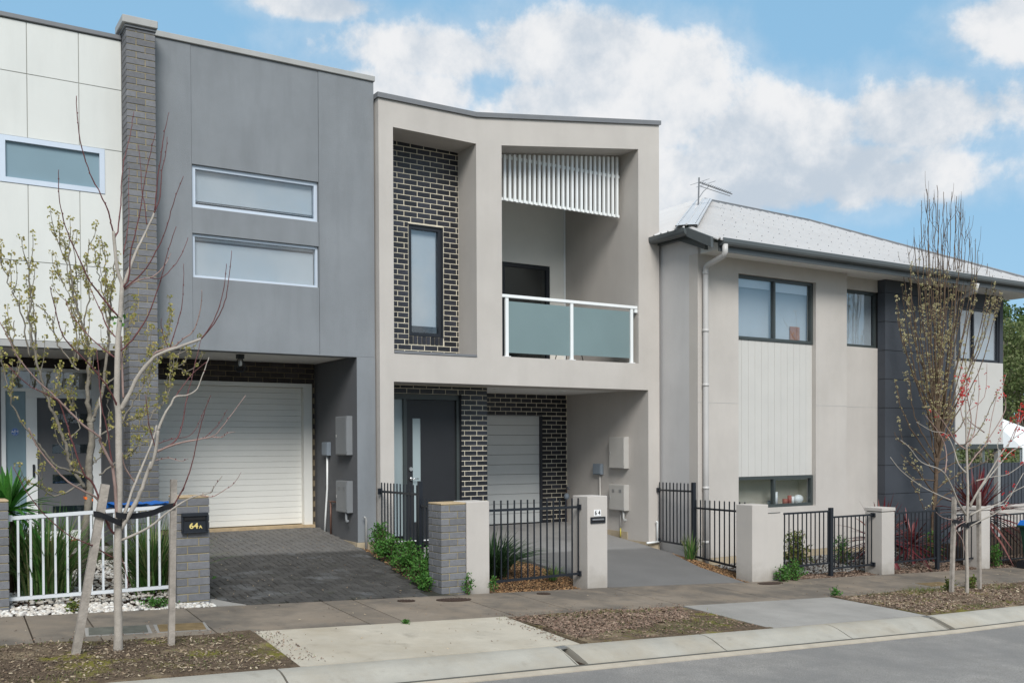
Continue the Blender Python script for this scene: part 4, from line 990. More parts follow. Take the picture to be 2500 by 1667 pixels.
part('hip_capping', capping((19.25, 16.75, 7.51), (22.1, 12.15, 5.47), .13, (-.8, -.5, -.22), (.9, .3, -.4)), M['cap_grey'], C3)
scb = MB()
for k, Y in enumerate([12.32+i*.62 for i in range(8)]):
    X = 11.9+(Y-12.2)*.95
    while X < 21.9-(Y-12.2)*.62:
        scb.ell((X+.07*(k % 2), Y, zfront(Y)+.04), (.008, .008, .008), 5, 3); X += .304
for i in range(22):
    f = .03+i/22.5; a = Vector(hp[0])*(1-f)+Vector(hp[1])*f
    scb.ell(a+Vector((.11, -.10, .03)), (.010, .010, .010), 5, 3).ell(a+Vector((-.10, .11, .03)), (.010, .010, .010), 5, 3)
part('roof_screws', scb, M['black_metal'], C3, kind='stuff')
# downpipes
def pipe(pts, r, n=10): return MB().tube(pts, r, n)
part('downpipe', pipe([(11.86, 12.13, 5.36), (11.86, 12.13, 5.23), (11.87, 12.17, 5.18), (11.97, 12.66, 5.11), (11.985, 12.72, 5.08), (11.985, 12.735, 5.02), (11.985, 12.735, 2.0), (11.985, 12.735, -.2)], .05, 12), M['pvc'], C3, True, label='pale round downpipe at the left corner')
for z in (4.95, 3.95, 3.0, 1.2, .25): part('pipe_collar', MB().tube([(11.985, 12.735, z), (11.985, 12.735, z+.05)], .056, 12), M['pvc'], C3, True)
part('downpipe', pipe([(19.0, 12.13, 5.30), (19.0, 12.16, 5.15), (19.25, 12.74, 5.08), (19.36, 12.90, 4.98), (19.36, 12.92, -.4)], .05, 12), M['pvc'], C3, True)
# antenna
an = thing('antenna', 'television antenna on a thin mast above the corrugated roof', 'antenna', (14.86, 16.0, 7.0))
part('mast', MB().tube([(14.84, 16, 7.0), (14.87, 16, 7.80)], .018, 6), M['cap_grey'], an)
bmm = MB().tube([(14.86, 16.0, 7.70), (15.86, 16.0, 7.57)], .013, 6).tube([(14.87, 16.0, 7.62), (15.8, 16.0, 7.52)], .008, 6)
part('boom', bmm, M['cap_grey'], an); part('brace', MB().tube([(14.86, 16, 7.35), (15.0, 16, 7.52), (15.15, 16, 7.64)], .008, 5), M['cap_grey'], an)
for k in range(16):
    f = .03+k/17; x = 14.86+f; z = 7.70-.13*f; L = .30 if k in (0, 3) else .06
    part('element', MB().tube([(x, 16-L, z+.01), (x, 16+L, z+.01)], .0045 if L > .1 else .007, 4), M['cap_grey'], an)

# ============================================================ METER BOXES, PIPES
def meter(x, y0, y1, z0, z1, X, mt, label, vents=False):
    t = thing('meter_box', label, 'meter box', (X, (y0+y1)/2, z0), 'meter boxes on the porch side walls')
    part('case', MB().cbox(x+.004, X, y0+.002, y1-.002, z0, z1, .006), mt, t)
    d = part('door', MB().cbox(x-.004, x+.003, y0+.02, y1-.02, z0+.015, z1-.015, .002), mt, t)
    part('hinge', MB().tube([(x-.002, y0+.012, z0+.05), (x-.002, y0+.012, z1-.05)], .006, 6), mt, d)
    part('latch', MB().box(x-.010, x-.004, y1-.06, y1-.035, (z0+z1)/2-.02, (z0+z1)/2+.02), M['cap_light'], d)
    if vents:
        for yy in (y0+.12, y1-.14):
            for k in range(3): part('vent', MB().box(x-.009, x-.004, yy-.035, yy+.035, z1-.10-k*.022, z1-.092-k*.022), M['cap_grey'], d)
    return t
meter(5.813, 14.04, 14.50, 1.845, 2.446, 5.913, M['box_grey'], 'tall grey meter box, the upper one on the dark side wall of the left porch')
meter(5.813, 14.04, 14.50, .957, 1.448, 5.913, M['box_grey'], 'grey vented gas box, the lower one on the dark side wall of the left porch', True)
meter(11.417, 14.30, 14.77, 1.54, 2.13, 11.535, M['box_beige'], 'beige meter box, the upper one on the side wall of the porch at number 64')
meter(11.417, 14.30, 14.77, .755, 1.24, 11.535, M['box_beige'], 'beige vented gas box, the lower one beside the rendered letterbox pillar', True)
def jbox(X, y0, y1, z0, z1, label, pts, mt, coll=None):
    t = thing('conduit_box', label, 'junction box', (X, y0, z0), 'junction boxes with conduits')
    part('case', MB().cbox(X-.07, X, y0, y1, z0, z1, .006), M['box_blue'], t)
    part('lid', MB().cbox(X-.078, X-.071, y0+.015, y1-.015, z0+.015, z1-.015, .003), M['box_blue'], t)
    part('conduit', pipe(pts, .016, 8), mt, t, True)
    if coll: part('conduit_base', pipe(coll, .016, 8), M['yellow'], t, True)
jbox(5.913, 14.93, 15.16, 1.83, 2.05, 'blue grey junction box above a white conduit on the left porch side wall', [(5.885, 15.03, 1.83), (5.885, 15.04, 1.3), (5.88, 15.10, .9), (5.875, 15.14, .56)], M['white'])
jbox(11.534, 15.08, 15.34, 1.41, 1.62, 'blue grey junction box above a thin conduit on the side wall at number 64', [(11.505, 15.16, 1.41), (11.505, 15.15, .45), (11.505, 15.14, .25)], M['box_beige'])
t_ = single('gas_pipe', MB().tube([(5.89, 14.52, 1.10), (5.87, 14.80, 1.10), (5.87, 14.93, 1.10)], .014, 8).tube([(5.87, 14.86, 1.10), (5.875, 14.87, .55)], .016, 8), M['brass'], 'rusty gas riser beside the lower grey box', 'pipe', smooth=True)
t_ = thing('gas_pipe', 'thin yellow based conduit under the lower beige box', 'pipe', (11.50, 14.52, .26)); part('pipe', MB().tube([(11.50, 14.52, .42), (11.50, 14.52, .76)], .012, 8), M['box_beige'], t_, True); part('sleeve', MB().tube([(11.50, 14.52, .26), (11.50, 14.52, .42)], .013, 8), M['yellow'], t_, True)
t_ = single('gas_pipe', MB().tube([(11.46, 14.38, .76), (11.46, 14.38, .62), (11.45, 14.33, .56), (11.45, 14.29, .60)], .02, 8), M['cap_light'], 'short bent grey pipe below the lower beige box', 'pipe', smooth=True)
t_ = single('gas_pipe', MB().tube([(5.84, 14.14, .96), (5.84, 14.14, .86), (5.83, 14.09, .82), (5.83, 14.05, .84)], .02, 8), M['box_grey'], 'short bent grey pipe below the lower grey box', 'pipe', smooth=True)
t_ = thing('water_meter', 'water tap and meter on pipes beside the garage door of number 64', 'water meter', (11.42, 16.15, .43))
part('body', MB().ell((11.40, 16.13, .95), (.06, .06, .07), 8, 6), M['box_blue'], t_, True); part('riser', MB().tube([(11.42, 16.16, .43), (11.42, 16.16, 1.12), (11.42, 16.05, 1.14)], .014, 8), M['brass'], t_, True)
part('dial', MB().tube([(11.38, 16.07, 1.12), (11.42, 16.07, 1.12)], .035, 10), M['cap_grey'], t_)
t_ = thing('pvc_riser', 'white pvc pipe rising at the foot of the wall by the right side fence', 'pipe', (11.70, 13.6, .2))
part('pipe', MB().tube([(11.70, 13.70, .21), (11.70, 13.70, .54), (11.69, 13.69, .58), (11.665, 13.69, .585)], .018, 8), M['white'], t_, True)
part('elbow', MB().tube([(11.42, 13.66, .215), (11.74, 13.70, .215)], .018, 8), M['white'], t_, True)
single('pvc_stub', MB().tube([(6.02, 13.80, .3), (6.02, 13.80, .85), (6.0, 13.79, .90), (5.98, 13.79, .905)], .018, 8), M['cap_light'], 'short pale pipe stub against the grey pier above the green shrubs', 'pipe', smooth=True)

# ============================================================ PILLARS ALONG THE FOOTPATH
def brick_pillar(x0, y0, z0, n, label, grp='brick gate pillars'):
    t = thing('brick_pillar', label, 'pillar', (x0+.175, y0+.175, z0), grp); b = Bricks(t)
    part('core', MB().box(x0+.008, x0+.342, y0+.008, y0+.342, z0-.3, z0+n*.086+.003), M['mortar_tan'], t)
    for k in range(-2, n):
        a, c = z0+k*.086+.005, z0+k*.086+.081; x1, y1 = x0+.35, y0+.35; m_ = M['brick_grey']
        if k % 2: L = [(x0, x0+.23, y0, y0+.11), (x0+.24, x1, y0, y0+.23), (x0+.12, x1, y0+.24, y1), (x0, x0+.11, y0+.12, y1)]
        else: L = [(x0, x0+.11, y0, y0+.23), (x0+.12, x1, y0, y0+.11), (x0+.24, x1, y0+.12, y1), (x0, x0+.23, y0+.24, y1)]
        for q in L: b.add(*q, a, c, m_)
    b.flush()
    part('cap', MB().cbox(x0-.001, x0+.351, y0-.001, y0+.351, z0+n*.086+.003, z0+n*.086+.022, .004), M['brick_top'], t); return t
brick_pillar(2.517, 10.80, .315, 13, 'grey brick pillar that carries the black letterbox 64A')
brick_pillar(5.722, 10.80, .130, 13, 'grey brick pillar standing against the pale rendered pillar')
brick_pillar(.563, 10.80, .335, 13, 'grey brick pillar at the left edge where the white fence starts')
def rpillar(x0, x1, y0, y1, z0, z1, label, cap=None, grp='rendered gate pillars'):
    t = thing('rendered_pillar', label, 'pillar', ((x0+x1)/2, (y0+y1)/2, z0), grp)
    part('shaft', MB().cbox(x0, x1, y0, y1, z0-.2, z1, .006), M['stucco'], t)
    if cap: part('cap', MB().cbox(x0-.012, x1+.012, y0-.012, y1+.012, z1+.014, z1+cap, .006).box(x0+.02, x1-.02, y0+.02, y1-.02, z1-.01, z1+.02), M['stucco'], t)
    return t
rpillar(6.084, 6.420, 10.80, 11.15, .12, 1.275, 'rendered pillar joined to the grey brick pillar')
p64 = rpillar(7.982, 8.325, 10.80, 11.15, .02, 1.285, 'rendered pillar with the numbers 64 and a letter slot')
rpillar(11.129, 11.474, 10.80, 11.15, -.12, 1.05, 'tall rendered pillar between the grey driveway and the low shrubs')
rpillar(11.480, 11.878, 10.86, 11.05, -.13, .905, 'low rendered wall stub with a groove, right of the tall pillar', .0)
rpillar(14.215, 14.55, 10.80, 11.15, -.25, .815, 'capped rendered pillar in the middle of the black right hand fences', .075)
rpillar(17.12, 17.43, 10.85, 11.2, -.36, .72, 'capped rendered pillar behind the right young tree', .075)
part('groove', MB().box(11.482, 11.80, 10.853, 10.861, .905, .915), M['joint'], bpy.data.objects['rendered_pillar.003'])
# letterboxes
t_ = thing('letterbox', 'black letterbox with gold 64A on the grey brick pillar', 'letterbox', (2.70, 10.79, 1.06))
part('case', MB().cbox(2.565, 2.838, 10.770, 10.80, 1.064, 1.275, .004), M['black_metal'], t_)
fr_ = MB().cbox(2.560, 2.843, 10.745, 10.772, 1.235, 1.280, .008).cbox(2.560, 2.843, 10.745, 10.772, 1.058, 1.075, .006).cbox(2.560, 2.580, 10.745, 10.772, 1.075, 1.235, .006).cbox(2.823, 2.843, 10.745, 10.772, 1.075, 1.235, .006)
part('frame', fr_, M['black_metal'], t_); part('flap', MB().cbox(2.590, 2.812, 10.752, 10.770, 1.195, 1.228, .004), M['void'], t_)
nm = text_mesh('64', .082, M['print_gold'], 'number', t_, (2.690, 10.764, 1.135), .003, bold=True, sx=1.15); text_mesh('A', .046, M['print_gold'], 'letter', t_, (2.762, 10.764, 1.122), .003, bold=True, sx=1.1)
t_ = thing('mail_slot', 'black letter slot in the rendered pillar under the white number tiles', 'letterbox', (8.15, 10.79, .92))
part('frame', MB().box(8.028, 8.278, 10.782, 10.799, .985, 1.0).box(8.028, 8.278, 10.782, 10.799, .915, .93).box(8.028, 8.045, 10.782, 10.799, .93, .985).box(8.261, 8.278, 10.782, 10.799, .93, .985), M['black_metal'], t_)
part('flap', MB().box(8.045, 8.261, 10.787, 10.799, .930, .985), M['void'], t_); part('lip', MB().cbox(8.052, 8.254, 10.778, 10.786, .952, .976, .003), M['cap_grey'], t_)
for ch_, x in (('6', 8.118), ('4', 8.178)):
    nt = single('number_tile', MB().box(x-.029, x+.029, 10.793, 10.7995, 1.010, 1.098), M['print_white'], {'6': 'white number tile with a black six, left of the pair over the letter slot', '4': 'white number tile with a black four, right of the pair over the letter slot'}[ch_], 'number tile', 'number tiles')
    text_mesh(ch_, .088, M['print_black'], 'numeral', nt, (x, 10.7925, 1.054), .001, bold=True, sx=.8)

# ============================================================ FENCES
def pickets(t, a, b, n, zb0, zb1, zt0, zt1, w, mt, e0=.5, e1=.5):
    for k in range(n):
        f = (k+e0)/(n-1+e0+e1); x, y = a[0]*(1-f)+b[0]*f, a[1]*(1-f)+b[1]*f
        part('picket', MB().bar((x, y, zb0*(1-f)+zb1*f), (x, y, zt0*(1-f)+zt1*f), w), mt, t)
def rail(t, a, za, b, zb, w, h, mt): part('rail', MB().bar((a[0], a[1], za), (b[0], b[1], zb), h, w) if False else MB().bar((a[0], a[1], za), (b[0], b[1], zb), w, h), mt, t)
bk = M['black_metal']
wf = thing('white_fence', 'low white metal picket fence between the two left brick pillars', 'fence', (.92, 10.93, .45))
a, b = (.918, 10.93), (2.512, 10.93)
rail(wf, a, 1.285, b, 1.345, .038, .036, M['fence_white']); rail(wf, a, .478, b, .478, .036, .034, M['fence_white'])
part('bracket', MB().box(.915, .955, 10.905, 10.955, 1.255, 1.315), M['fence_white'], wf)
for k in range(14):
    x = 1.005+k*.1135; part('picket', MB().bar((x, 10.93, .498), (x, 10.93, 1.265+.06*(x-.92)/1.6), .021), M['fence_white'], wf)
fa = thing('black_fence', 'black spear top fence on the letter slot pillar in front of the strappy plant', 'fence', (6.42, 10.97, .2), 'black spear top fences')
rail(fa, (6.42, 10.97), 1.140, (7.98, 10.97), 1.135, .028, .032, bk); rail(fa, (6.42, 10.97), .205, (7.98, 10.97), .215, .028, .032, bk)
pickets(fa, (6.50, 10.97), (8.0, 10.97), 14, .205, .215, 1.268, 1.258, .016, bk, .9, .5)
part('bracket', MB().box(7.95, 7.981, 10.94, 11.0, 1.10, 1.17).box(7.95, 7.981, 10.94, 11.0, .18, .25), bk, fa)
fl = thing('black_fence', 'stepped black spear top fence rising from the shrubs to the pier left of the door', 'fence', (6.22, 12.4, .5), 'black spear top fences')
rail(fl, (6.22, 13.74), 1.295, (6.22, 12.40), 1.30, .028, .032, bk); rail(fl, (6.22, 13.74), .56, (6.22, 12.40), .50, .028, .032, bk)
pickets(fl, (6.22, 13.72), (6.22, 12.42), 12, .56, .50, 1.43, 1.43, .016, bk)
part('post', MB().cbox(6.19, 6.25, 12.34, 12.40, .1, 1.49, .004), bk, fl)
rail(fl, (6.22, 12.36), 1.145, (6.22, 11.16), 1.145, .028, .032, bk); rail(fl, (6.22, 12.36), .30, (6.22, 11.16), .22, .028, .032, bk)
pickets(fl, (6.22, 12.34), (6.22, 11.18), 11, .30, .22, 1.25, 1.25, .016, bk); part('bracket', MB().box(6.19, 6.25, 13.70, 13.748, 1.25, 1.34), bk, fl)
frr = thing('black_fence', 'stepped black spear top fence between the house corner and the tall rendered pillar', 'fence', (11.57, 12.6, .1), 'black spear top fences')
q0, q1, q2 = (11.75, 13.74), (11.575, 12.60), (11.39, 11.16)
rail(frr, q0, 1.16, q1, 1.18, .028, .032, bk); rail(frr, q0, .24, q1, .235, .028, .032, bk); pickets(frr, q0, q1, 10, .24, .235, 1.305, 1.315, .016, bk)
part('post', MB().cbox(11.545, 11.605, 12.57, 12.63, -.1, 1.335, .004), bk, frr)
rail(frr, q1, .90, q2, .915, .028, .032, bk); rail(frr, q1, .07, q2, .00, .028, .032, bk); pickets(frr, q1, q2, 11, .07, .0, 1.04, 1.07, .016, bk)
part('bracket', MB().box(11.72, 11.78, 13.70, 13.748, 1.12, 1.20).box(11.72, 11.78, 13.70, 13.748, .20, .28), bk, frr)
def flatfence(x0, x1, zt, zb, n, y, t):
    rail(t, (x0, y), zt, (x1, y), zt, .026, .03, bk); rail(t, (x0, y), zb, (x1, y), zb, .026, .03, bk); pickets(t, (x0, y), (x1, y), n, zb, zb, zt-.01, zt-.01, .015, bk)
f3 = thing('black_fence', 'black flat top fence with a mid post over small shrubs left of the capped pillar', 'fence', (13, 10.97, 0), 'black flat top fences')
flatfence(11.97, 13.10, .873, .015, 11, 10.97, f3); part('post', MB().cbox(13.085, 13.155, 10.94, 11.0, -.3, .93, .004), bk, f3); flatfence(13.16, 14.21, .770, -.085, 10, 10.97, f3)
part('bracket', MB().box(14.18, 14.214, 10.93, 11.01, .73, .80).box(14.18, 14.214, 10.93, 11.01, -.12, -.05), bk, f3)
f4 = thing('black_fence', 'black flat top fence in front of the burgundy plants and the old tree trunk', 'fence', (15.9, 10.99, 0), 'black flat top fences')
flatfence(14.56, 15.98, .766, -.095, 13, 10.99, f4); part('post', MB().cbox(15.985, 16.055, 10.96, 11.02, -.35, .825, .004), bk, f4); flatfence(16.06, 17.11, .66, -.17, 10, 10.99, f4)
f5 = thing('black_fence', 'black flat top fence right of the last rendered pillar', 'fence', (18.3, 11.0, 0), 'black flat top fences')
flatfence(17.45, 20.3, .60, -.28, 26, 11.02, f5)
# ============================================================ TREES
def cat_rom(P, k=4):
    P = [Vector(p) for p in P]; out = []
    for i in range(len(P)-1):
        a, b, c, d = P[max(i-1, 0)], P[i], P[i+1], P[min(i+2, len(P)-1)]
        for j in range(k):
            t = j/k; out.append(.5*((2*b)+(c-a)*t+(2*a-5*b+4*c-d)*t*t+(3*b-a-3*c+d)*t*t*t))
    return out+[P[-1]]
def limb(mb, P, r0, r1, n=6, k=4, knots=0., wob=0.):
    Q = cat_rom(P, k); m_ = len(Q)
    if wob: Q = [q+Vector((random.gauss(0, wob), random.gauss(0, wob), random.gauss(0, wob*.5))) if 0 < i < m_-1 else q for i, q in enumerate(Q)]
    mb.tube(Q, [(r0+(r1-r0)*(i/(m_-1))**.8)*(1+random.uniform(0, knots)) for i in range(m_)], n); return Q
T1 = lambda x, y: (x/3.137, 220+y/3.137)
T2 = lambda x, y: (x/3.137, 700+y/3.137)
Z3 = lambda x, y: (x/2.765, 1100+y/2.765)
def trace(pix, Y0, dY):
    n = len(pix); out = []
    for i, (u, v) in enumerate(pix):
        f = i/(n-1); out.append(onY(u, v, Y0+dY*f*(1.0 if abs(dY) < 1 else f)))
    return out
def bud(mb, c, s, n=5):
    c = Vector(c)
    for k in range(n):
        d = Vector((random.gauss(0, 1), random.gauss(0, 1), random.gauss(.4, .8))).normalized(); e = d.cross(Vector((random.random(), random.random(), .3))).normalized()
        p = c+d*s*.35; w_ = s*random.uniform(.28, .5); L = s*random.uniform(.5, .9)
        mb.add([p-e*w_*.5, p+d*L*.5-e*w_, p+d*L, p+d*L*.5+e*w_], [(0, 1, 2, 3)])
def leaf(mb, c, d, w_, L):
    c = Vector(c); d = Vector(d).normalized(); e = d.cross(Vector((random.gauss(0, 1), random.gauss(0, 1), random.gauss(0, 1)))).normalized(); up_ = d.cross(e)*w_*.3
    mb.add([c, c+d*L*.45-e*w_+up_, c+d*L, c+d*L*.45+e*w_+up_], [(0, 1, 2), (0, 2, 3)])

# --- young street tree on the left: pale trunk, red twigs
random.seed(11)
tb = onY(288, 1590, 8.50)
yt = thing('young_tree', 'young bare street tree with pale trunk and long red twigs strapped between two stakes', 'tree', tb)
px_ = 1/302.
tr_ = MB()
TR = [(288, 1600), (289, 1530), (288, 1460), (287, 1360), (288, 1300), (289, 1252), (291, 1190), (290, 1098), (289, 1006), (285, 980), (286, 923), (287, 859), (288, 827), (293, 780), (296, 732), (298, 700), (297, 690), (287, 660), (280, 600), (277, 565)]
Q = cat_rom([onY(u, v, 8.50) for u, v in TR], 3); m_ = len(Q)
tr_.tube(Q, [px_*(10.5-6.8*(i/(m_-1))**1.05+(1.5 if i < 2 else 0)) for i in range(m_)], 10)
part('trunk', tr_, M['bark_pale'], yt, True)
pale, mid_, red = MB(), MB(), MB()
LI = [ # pixels, depth drift, width at base, width at tip, colour
 ([T1(870, 1090), T1(850, 1020), T1(830, 930), T1(770, 800), T1(690, 640), T1(630, 460), T1(605, 330), T1(590, 180), T1(585, 45)], -.2, 5, 1.8, red),
 ([T1(880, 1130), T1(905, 1060), T1(925, 880), T1(930, 700), T1(950, 540), T1(985, 400), T1(1010, 270), T1(1025, 165)], .2, 5, 1.6, red),
 ([T1(935, 1520), T1(985, 1440), T1(1000, 1250), T1(1040, 1080), T1(1080, 880), T1(1105, 720), T1(1140, 540), T1(1190, 330)], -.3, 6, 1.6, red),
 ([T1(945, 1500), T1(1010, 1320), T1(1060, 1200), T1(1120, 1080), T1(1180, 940)], .2, 8, 5, pale),
 ([T1(1180, 940), T1(1225, 820), T1(1240, 620), T1(1270, 480), T1(1280, 360)], .1, 4.5, 1.4, red),
 ([T1(1185, 920), T1(1205, 700), T1(1235, 480), T1(1260, 320), T1(1295, 170)], -.1, 4.5, 1.4, red),
 ([T1(1125, 1030), T1(1110, 900), T1(1085, 760), T1(1075, 560), T1(1060, 420)], .1, 3.5, 1.3, red),
 ([T1(950, 1520), T1(1090, 1400), T1(1170, 1280), T1(1250, 1120), T1(1310, 930), T1(1350, 800), T1(1405, 660)], -.35, 5, 1.5, red),
 ([T1(935, 1540), T1(1050, 1460), T1(1170, 1430), T1(1260, 1340), T1(1310, 1250)], .3, 4.5, 1.6, mid_),
 ([T1(1150, 1436), T1(1230, 1440), T1(1330, 1350), T1(1400, 1240), T1(1440, 1130)], .3, 3.5, 1.4, red),
 ([T2(912, 235), T2(790, 90), T2(720, 0), T1(680, 1450), T1(600, 1280), T1(520, 1100), T1(475, 950), T1(450, 780), T1(450, 610)], -.4, 6, 1.6, red),
 ([T1(945, 1260), T1(985, 1000), T1(985, 800), T1(990, 590)], .25, 3.5, 1.4, red),
 ([T2(925, 945), T2(990, 820), T2(1060, 680), T2(1160, 560), T2(1230, 510), T2(1400, 450), T2(1540, 400)], -.3, 12, 7, pale),
 ([T2(1540, 400), T2(1640, 280), T2(1710, 150), T2(1745, 0), T1(1775, 1230)], -.1, 5, 1.6, red),
 ([T2(1160, 560), T2(1200, 500), T2(1330, 460), T2(1400, 400), T2(1480, 340), T2(1520, 230), T2(1545, 110), T2(1545, 25)], -.4, 6, 1.6, mid_),
 ([T2(1540, 400), T2(1620, 290), T2(1680, 150), T2(1715, 0), T1(1735, 1330)], -.2, 4.5, 1.6, red),
 ([T2(945, 850), T2(935, 600), T2(930, 380)], .15, 5.5, 5, mid_),
 ([T2(925, 490), T2(1010, 410), T2(1080, 310), T2(1150, 180), T2(1215, 0), T1(1240, 1420), T1(1290, 1220), T1(1350, 1045)], -.4, 6, 1.6, red),
 ([T2(905, 940), T2(860, 830), T2(790, 720), T2(680, 590), T2(540, 450), T2(470, 350), T2(430, 200), T2(395, 60), T2(385, 0)], -.5, 6, 1.7, red),
 ([T2(885, 545), T2(760, 450), T2(640, 330), T2(540, 200), T2(500, 90)], .4, 4.5, 1.5, red),
 ([T2(900, 400), T2(830, 320), T2(760, 160), T2(690, 10)], .3, 5, 2, red),
 ([Z3(800, 560), T2(870, 1430), T2(850, 1350), T2(770, 1190), T2(765, 1150), T2(640, 1060), T2(500, 920), T2(400, 820), T2(270, 700), T2(130, 530), T2(60, 380), T2(0, 270)], -.5, 8, 2.2, mid_),
 ([T2(765, 1150), T2(770, 1000), T2(762, 850)], .2, 5, 3, pale),
 ([Z3(790, 260), T2(886, 1500), T2(850, 1300), T2(820, 1080), T2(780, 930), T2(760, 700), T2(742, 480)], -.2, 5.5, 2, red),
 ([Z3(770, 560), Z3(720, 480), T2(720, 1520), T2(640, 1430), T2(560, 1210), T2(480, 950), T2(440, 870), T2(350, 820), T2(200, 740), T2(60, 600)], -.5, 7, 2, red),
 ([Z3(740, 500), Z3(660, 330), T2(650, 1568), T2(520, 1490), T2(400, 1370), T2(280, 1210), T2(220, 1080)], -.3, 6, 2.5, mid_),
 ([Z3(765, 722), Z3(640, 650), Z3(600, 630), Z3(450, 560), Z3(300, 430), Z3(190, 290), Z3(90, 110)], -.4, 5, 1.8, red),
 ([Z3(805, 540), Z3(900, 380), Z3(960, 250), Z3(1020, 80), T2(1150, 1400), T2(1190, 1270), T2(1210, 1100)], -.3, 12, 7.5, pale),
 ([T2(1210, 1100), T2(1260, 980), T2(1310, 900), T2(1345, 840), T2(1430, 830), T2(1510, 780), T2(1560, 650), T2(1600, 540)], -.1, 7, 2, pale),
 ([T2(1345, 840), T2(1400, 760), T2(1480, 660), T2(1600, 560)], .1, 3.5, 1.5, red),
 ([Z3(808, 500), Z3(850, 400), Z3(900, 250), Z3(950, 130), T2(1045, 1480), T2(1100, 1350), T2(1170, 1180), T2(1200, 1060)], .3, 8, 5, pale),
 ([T2(1200, 1262), T2(1300, 1220), T2(1400, 1190), T2(1560, 1160), T2(1650, 1130), T2(1750, 1010), T2(1880, 830)], -.4, 6, 1.5, mid_),
 ([T2(1560, 1160), T2(1650, 1080), T2(1700, 1010), T2(1740, 940)], -.1, 3, 1.2, red),
 ([T2(1620, 1150), T2(1700, 1150), T2(1740, 1120), T2(1800, 1110)], -.1, 3, 1.2, mid_),
 ([T2(1200, 1262), T2(1330, 1190), T2(1390, 1080), T2(1430, 850), T2(1455, 750), T2(1500, 560), T2(1540, 400)], .2, 5, 1.5, red),
 ([T2(1210, 1200), T2(1320, 1165), T2(1450, 1140), T2(1520, 1050), T2(1565, 940)], .3, 3, 1.3, red),
 ([Z3(1170, 372), Z3(1240, 250), T2(1400, 1550), T2(1470, 1360), T2(1520, 1130), T2(1570, 950), T2(1615, 830)], -.4, 5.5, 1.5, red),
 ([Z3(808, 608), Z3(1000, 520), Z3(1150, 400), Z3(1300, 312), Z3(1420, 282), Z3(1440, 250), Z3(1500, 170)], -.4, 7, 1.6, pale),
 ([Z3(1350, 300), Z3(1430, 310), Z3(1500, 275), Z3(1580, 220), Z3(1628, 145)], -.1, 3.2, 1.4, mid_),
 ([T2(1190, 1330), T2(1290, 1310), T2(1390, 1335), T2(1440, 1315)], -.1, 2.6, 1.2, mid_),
 ([T2(935, 1270), T2(955, 1380), T2(1035, 1500)], .1, 3, 4, mid_),
 ([Z3(820, 720), Z3(860, 860), Z3(860, 930)], -.1, 2.5, 1.4, red),
 ([T2(1200, 1262), T2(1140, 1050), T2(1115, 830)], -.2, 3.5, 1.4, red),
 ([T2(1290, 480), T2(1240, 330), T2(1235, 240)], -.1, 2.5, 1.1, red),
 ([T2(1300, 470), T2(1360, 280), T2(1395, 130), T2(1405, -10), T1(1407, 1330)], -.15, 3.5, 1.3, red),
]
for pix, dY, w0, w1, mb in LI:
    Y0 = 8.5
    if pix[0][0] > 360 or (pix[0] in (T1(1180, 940), T1(1185, 920), T1(1125, 1030), T1(1150, 1436))): Y0 = 8.4
    Qs = limb(mb, trace(pix, Y0, dY), w0*px_/2*(.72 if mb is red else .92), w1*px_/2*.85, 6, 4, .25, .0015)
    for k in range(2, len(Qs)-2, 2):
        if random.random() < .6:
            s = Vector((random.uniform(-1, 1), random.uniform(-1, 1), .8)).normalized()*.012; red.ell(Qs[k]+s*.4, (.006, .006, .008), 4, 3)
part('branches', pale, M['bark_pale'], yt, True); part('branches', mid_, M['bark_mid'], yt, True); part('twigs', red, M['bark_red'], yt, True)
gl = MB()
for u, v in (T2(885, 255), T2(940, 255)): bud(gl, onY(u, v, 8.5), .05, 6)
part('fresh_leaves', gl, M['leaf'], yt)

# --- stakes and webbing ties
def stake(p0, p1, w_, label):
    t = MB(); a, b = Vector(p0), Vector(p1); t.bar(a-(b-a).normalized()*.12, b, w_, w_*.9)
    return single('tree_stake', t, M['timber_stake'], label, 'stake', 'timber stakes beside the young trees')
s1 = stake(onY(184, 1600, 8.47), onY(257, 1182, 8.40), .062, 'leaning weathered timber stake left of the pale trunk on the left')
s2 = stake(onY(418, 1574, 8.66), onY(424, 1170, 8.66), .050, 'upright weathered timber stake right of the pale trunk on the left')
def strap(pix, Ys, hw, label, cat='strap'):
    mb = MB(); P_ = cat_rom([onY(u, v, Y) for (u, v), Y in zip(pix, Ys)], 5); n = len(P_); V = []
    for i, p in enumerate(P_):
        h = Vector((0, 0, hw)); tt = Vector((0, .006, 0)); V += [p-h-tt, p+h-tt, p+h+tt, p-h+tt]
    F = [(i*4+j, i*4+(j+1) % 4, (i+1)*4+(j+1) % 4, (i+1)*4+j) for i in range(n-1) for j in range(4)]+[(0, 1, 2, 3), (4*n-1, 4*n-2, 4*n-3, 4*n-4)]
    return single('tree_tie', mb.add(V, F), M['strap'], label, cat, 'black webbing tree ties')
strap([(228, 1254), (244, 1256), (262, 1263), (280, 1271), (296, 1277), (297, 1268)], [8.38, 8.36, 8.38, 8.42, 8.46, 8.52], .024, 'black webbing tie from the leaning stake to the left pale trunk')
strap([(283, 1256), (300, 1259), (330, 1259), (370, 1252), (400, 1240), (428, 1233)], [8.44, 8.45, 8.5, 8.55, 8.62, 8.62], .024, 'black webbing tie from the left pale trunk to the upright stake')

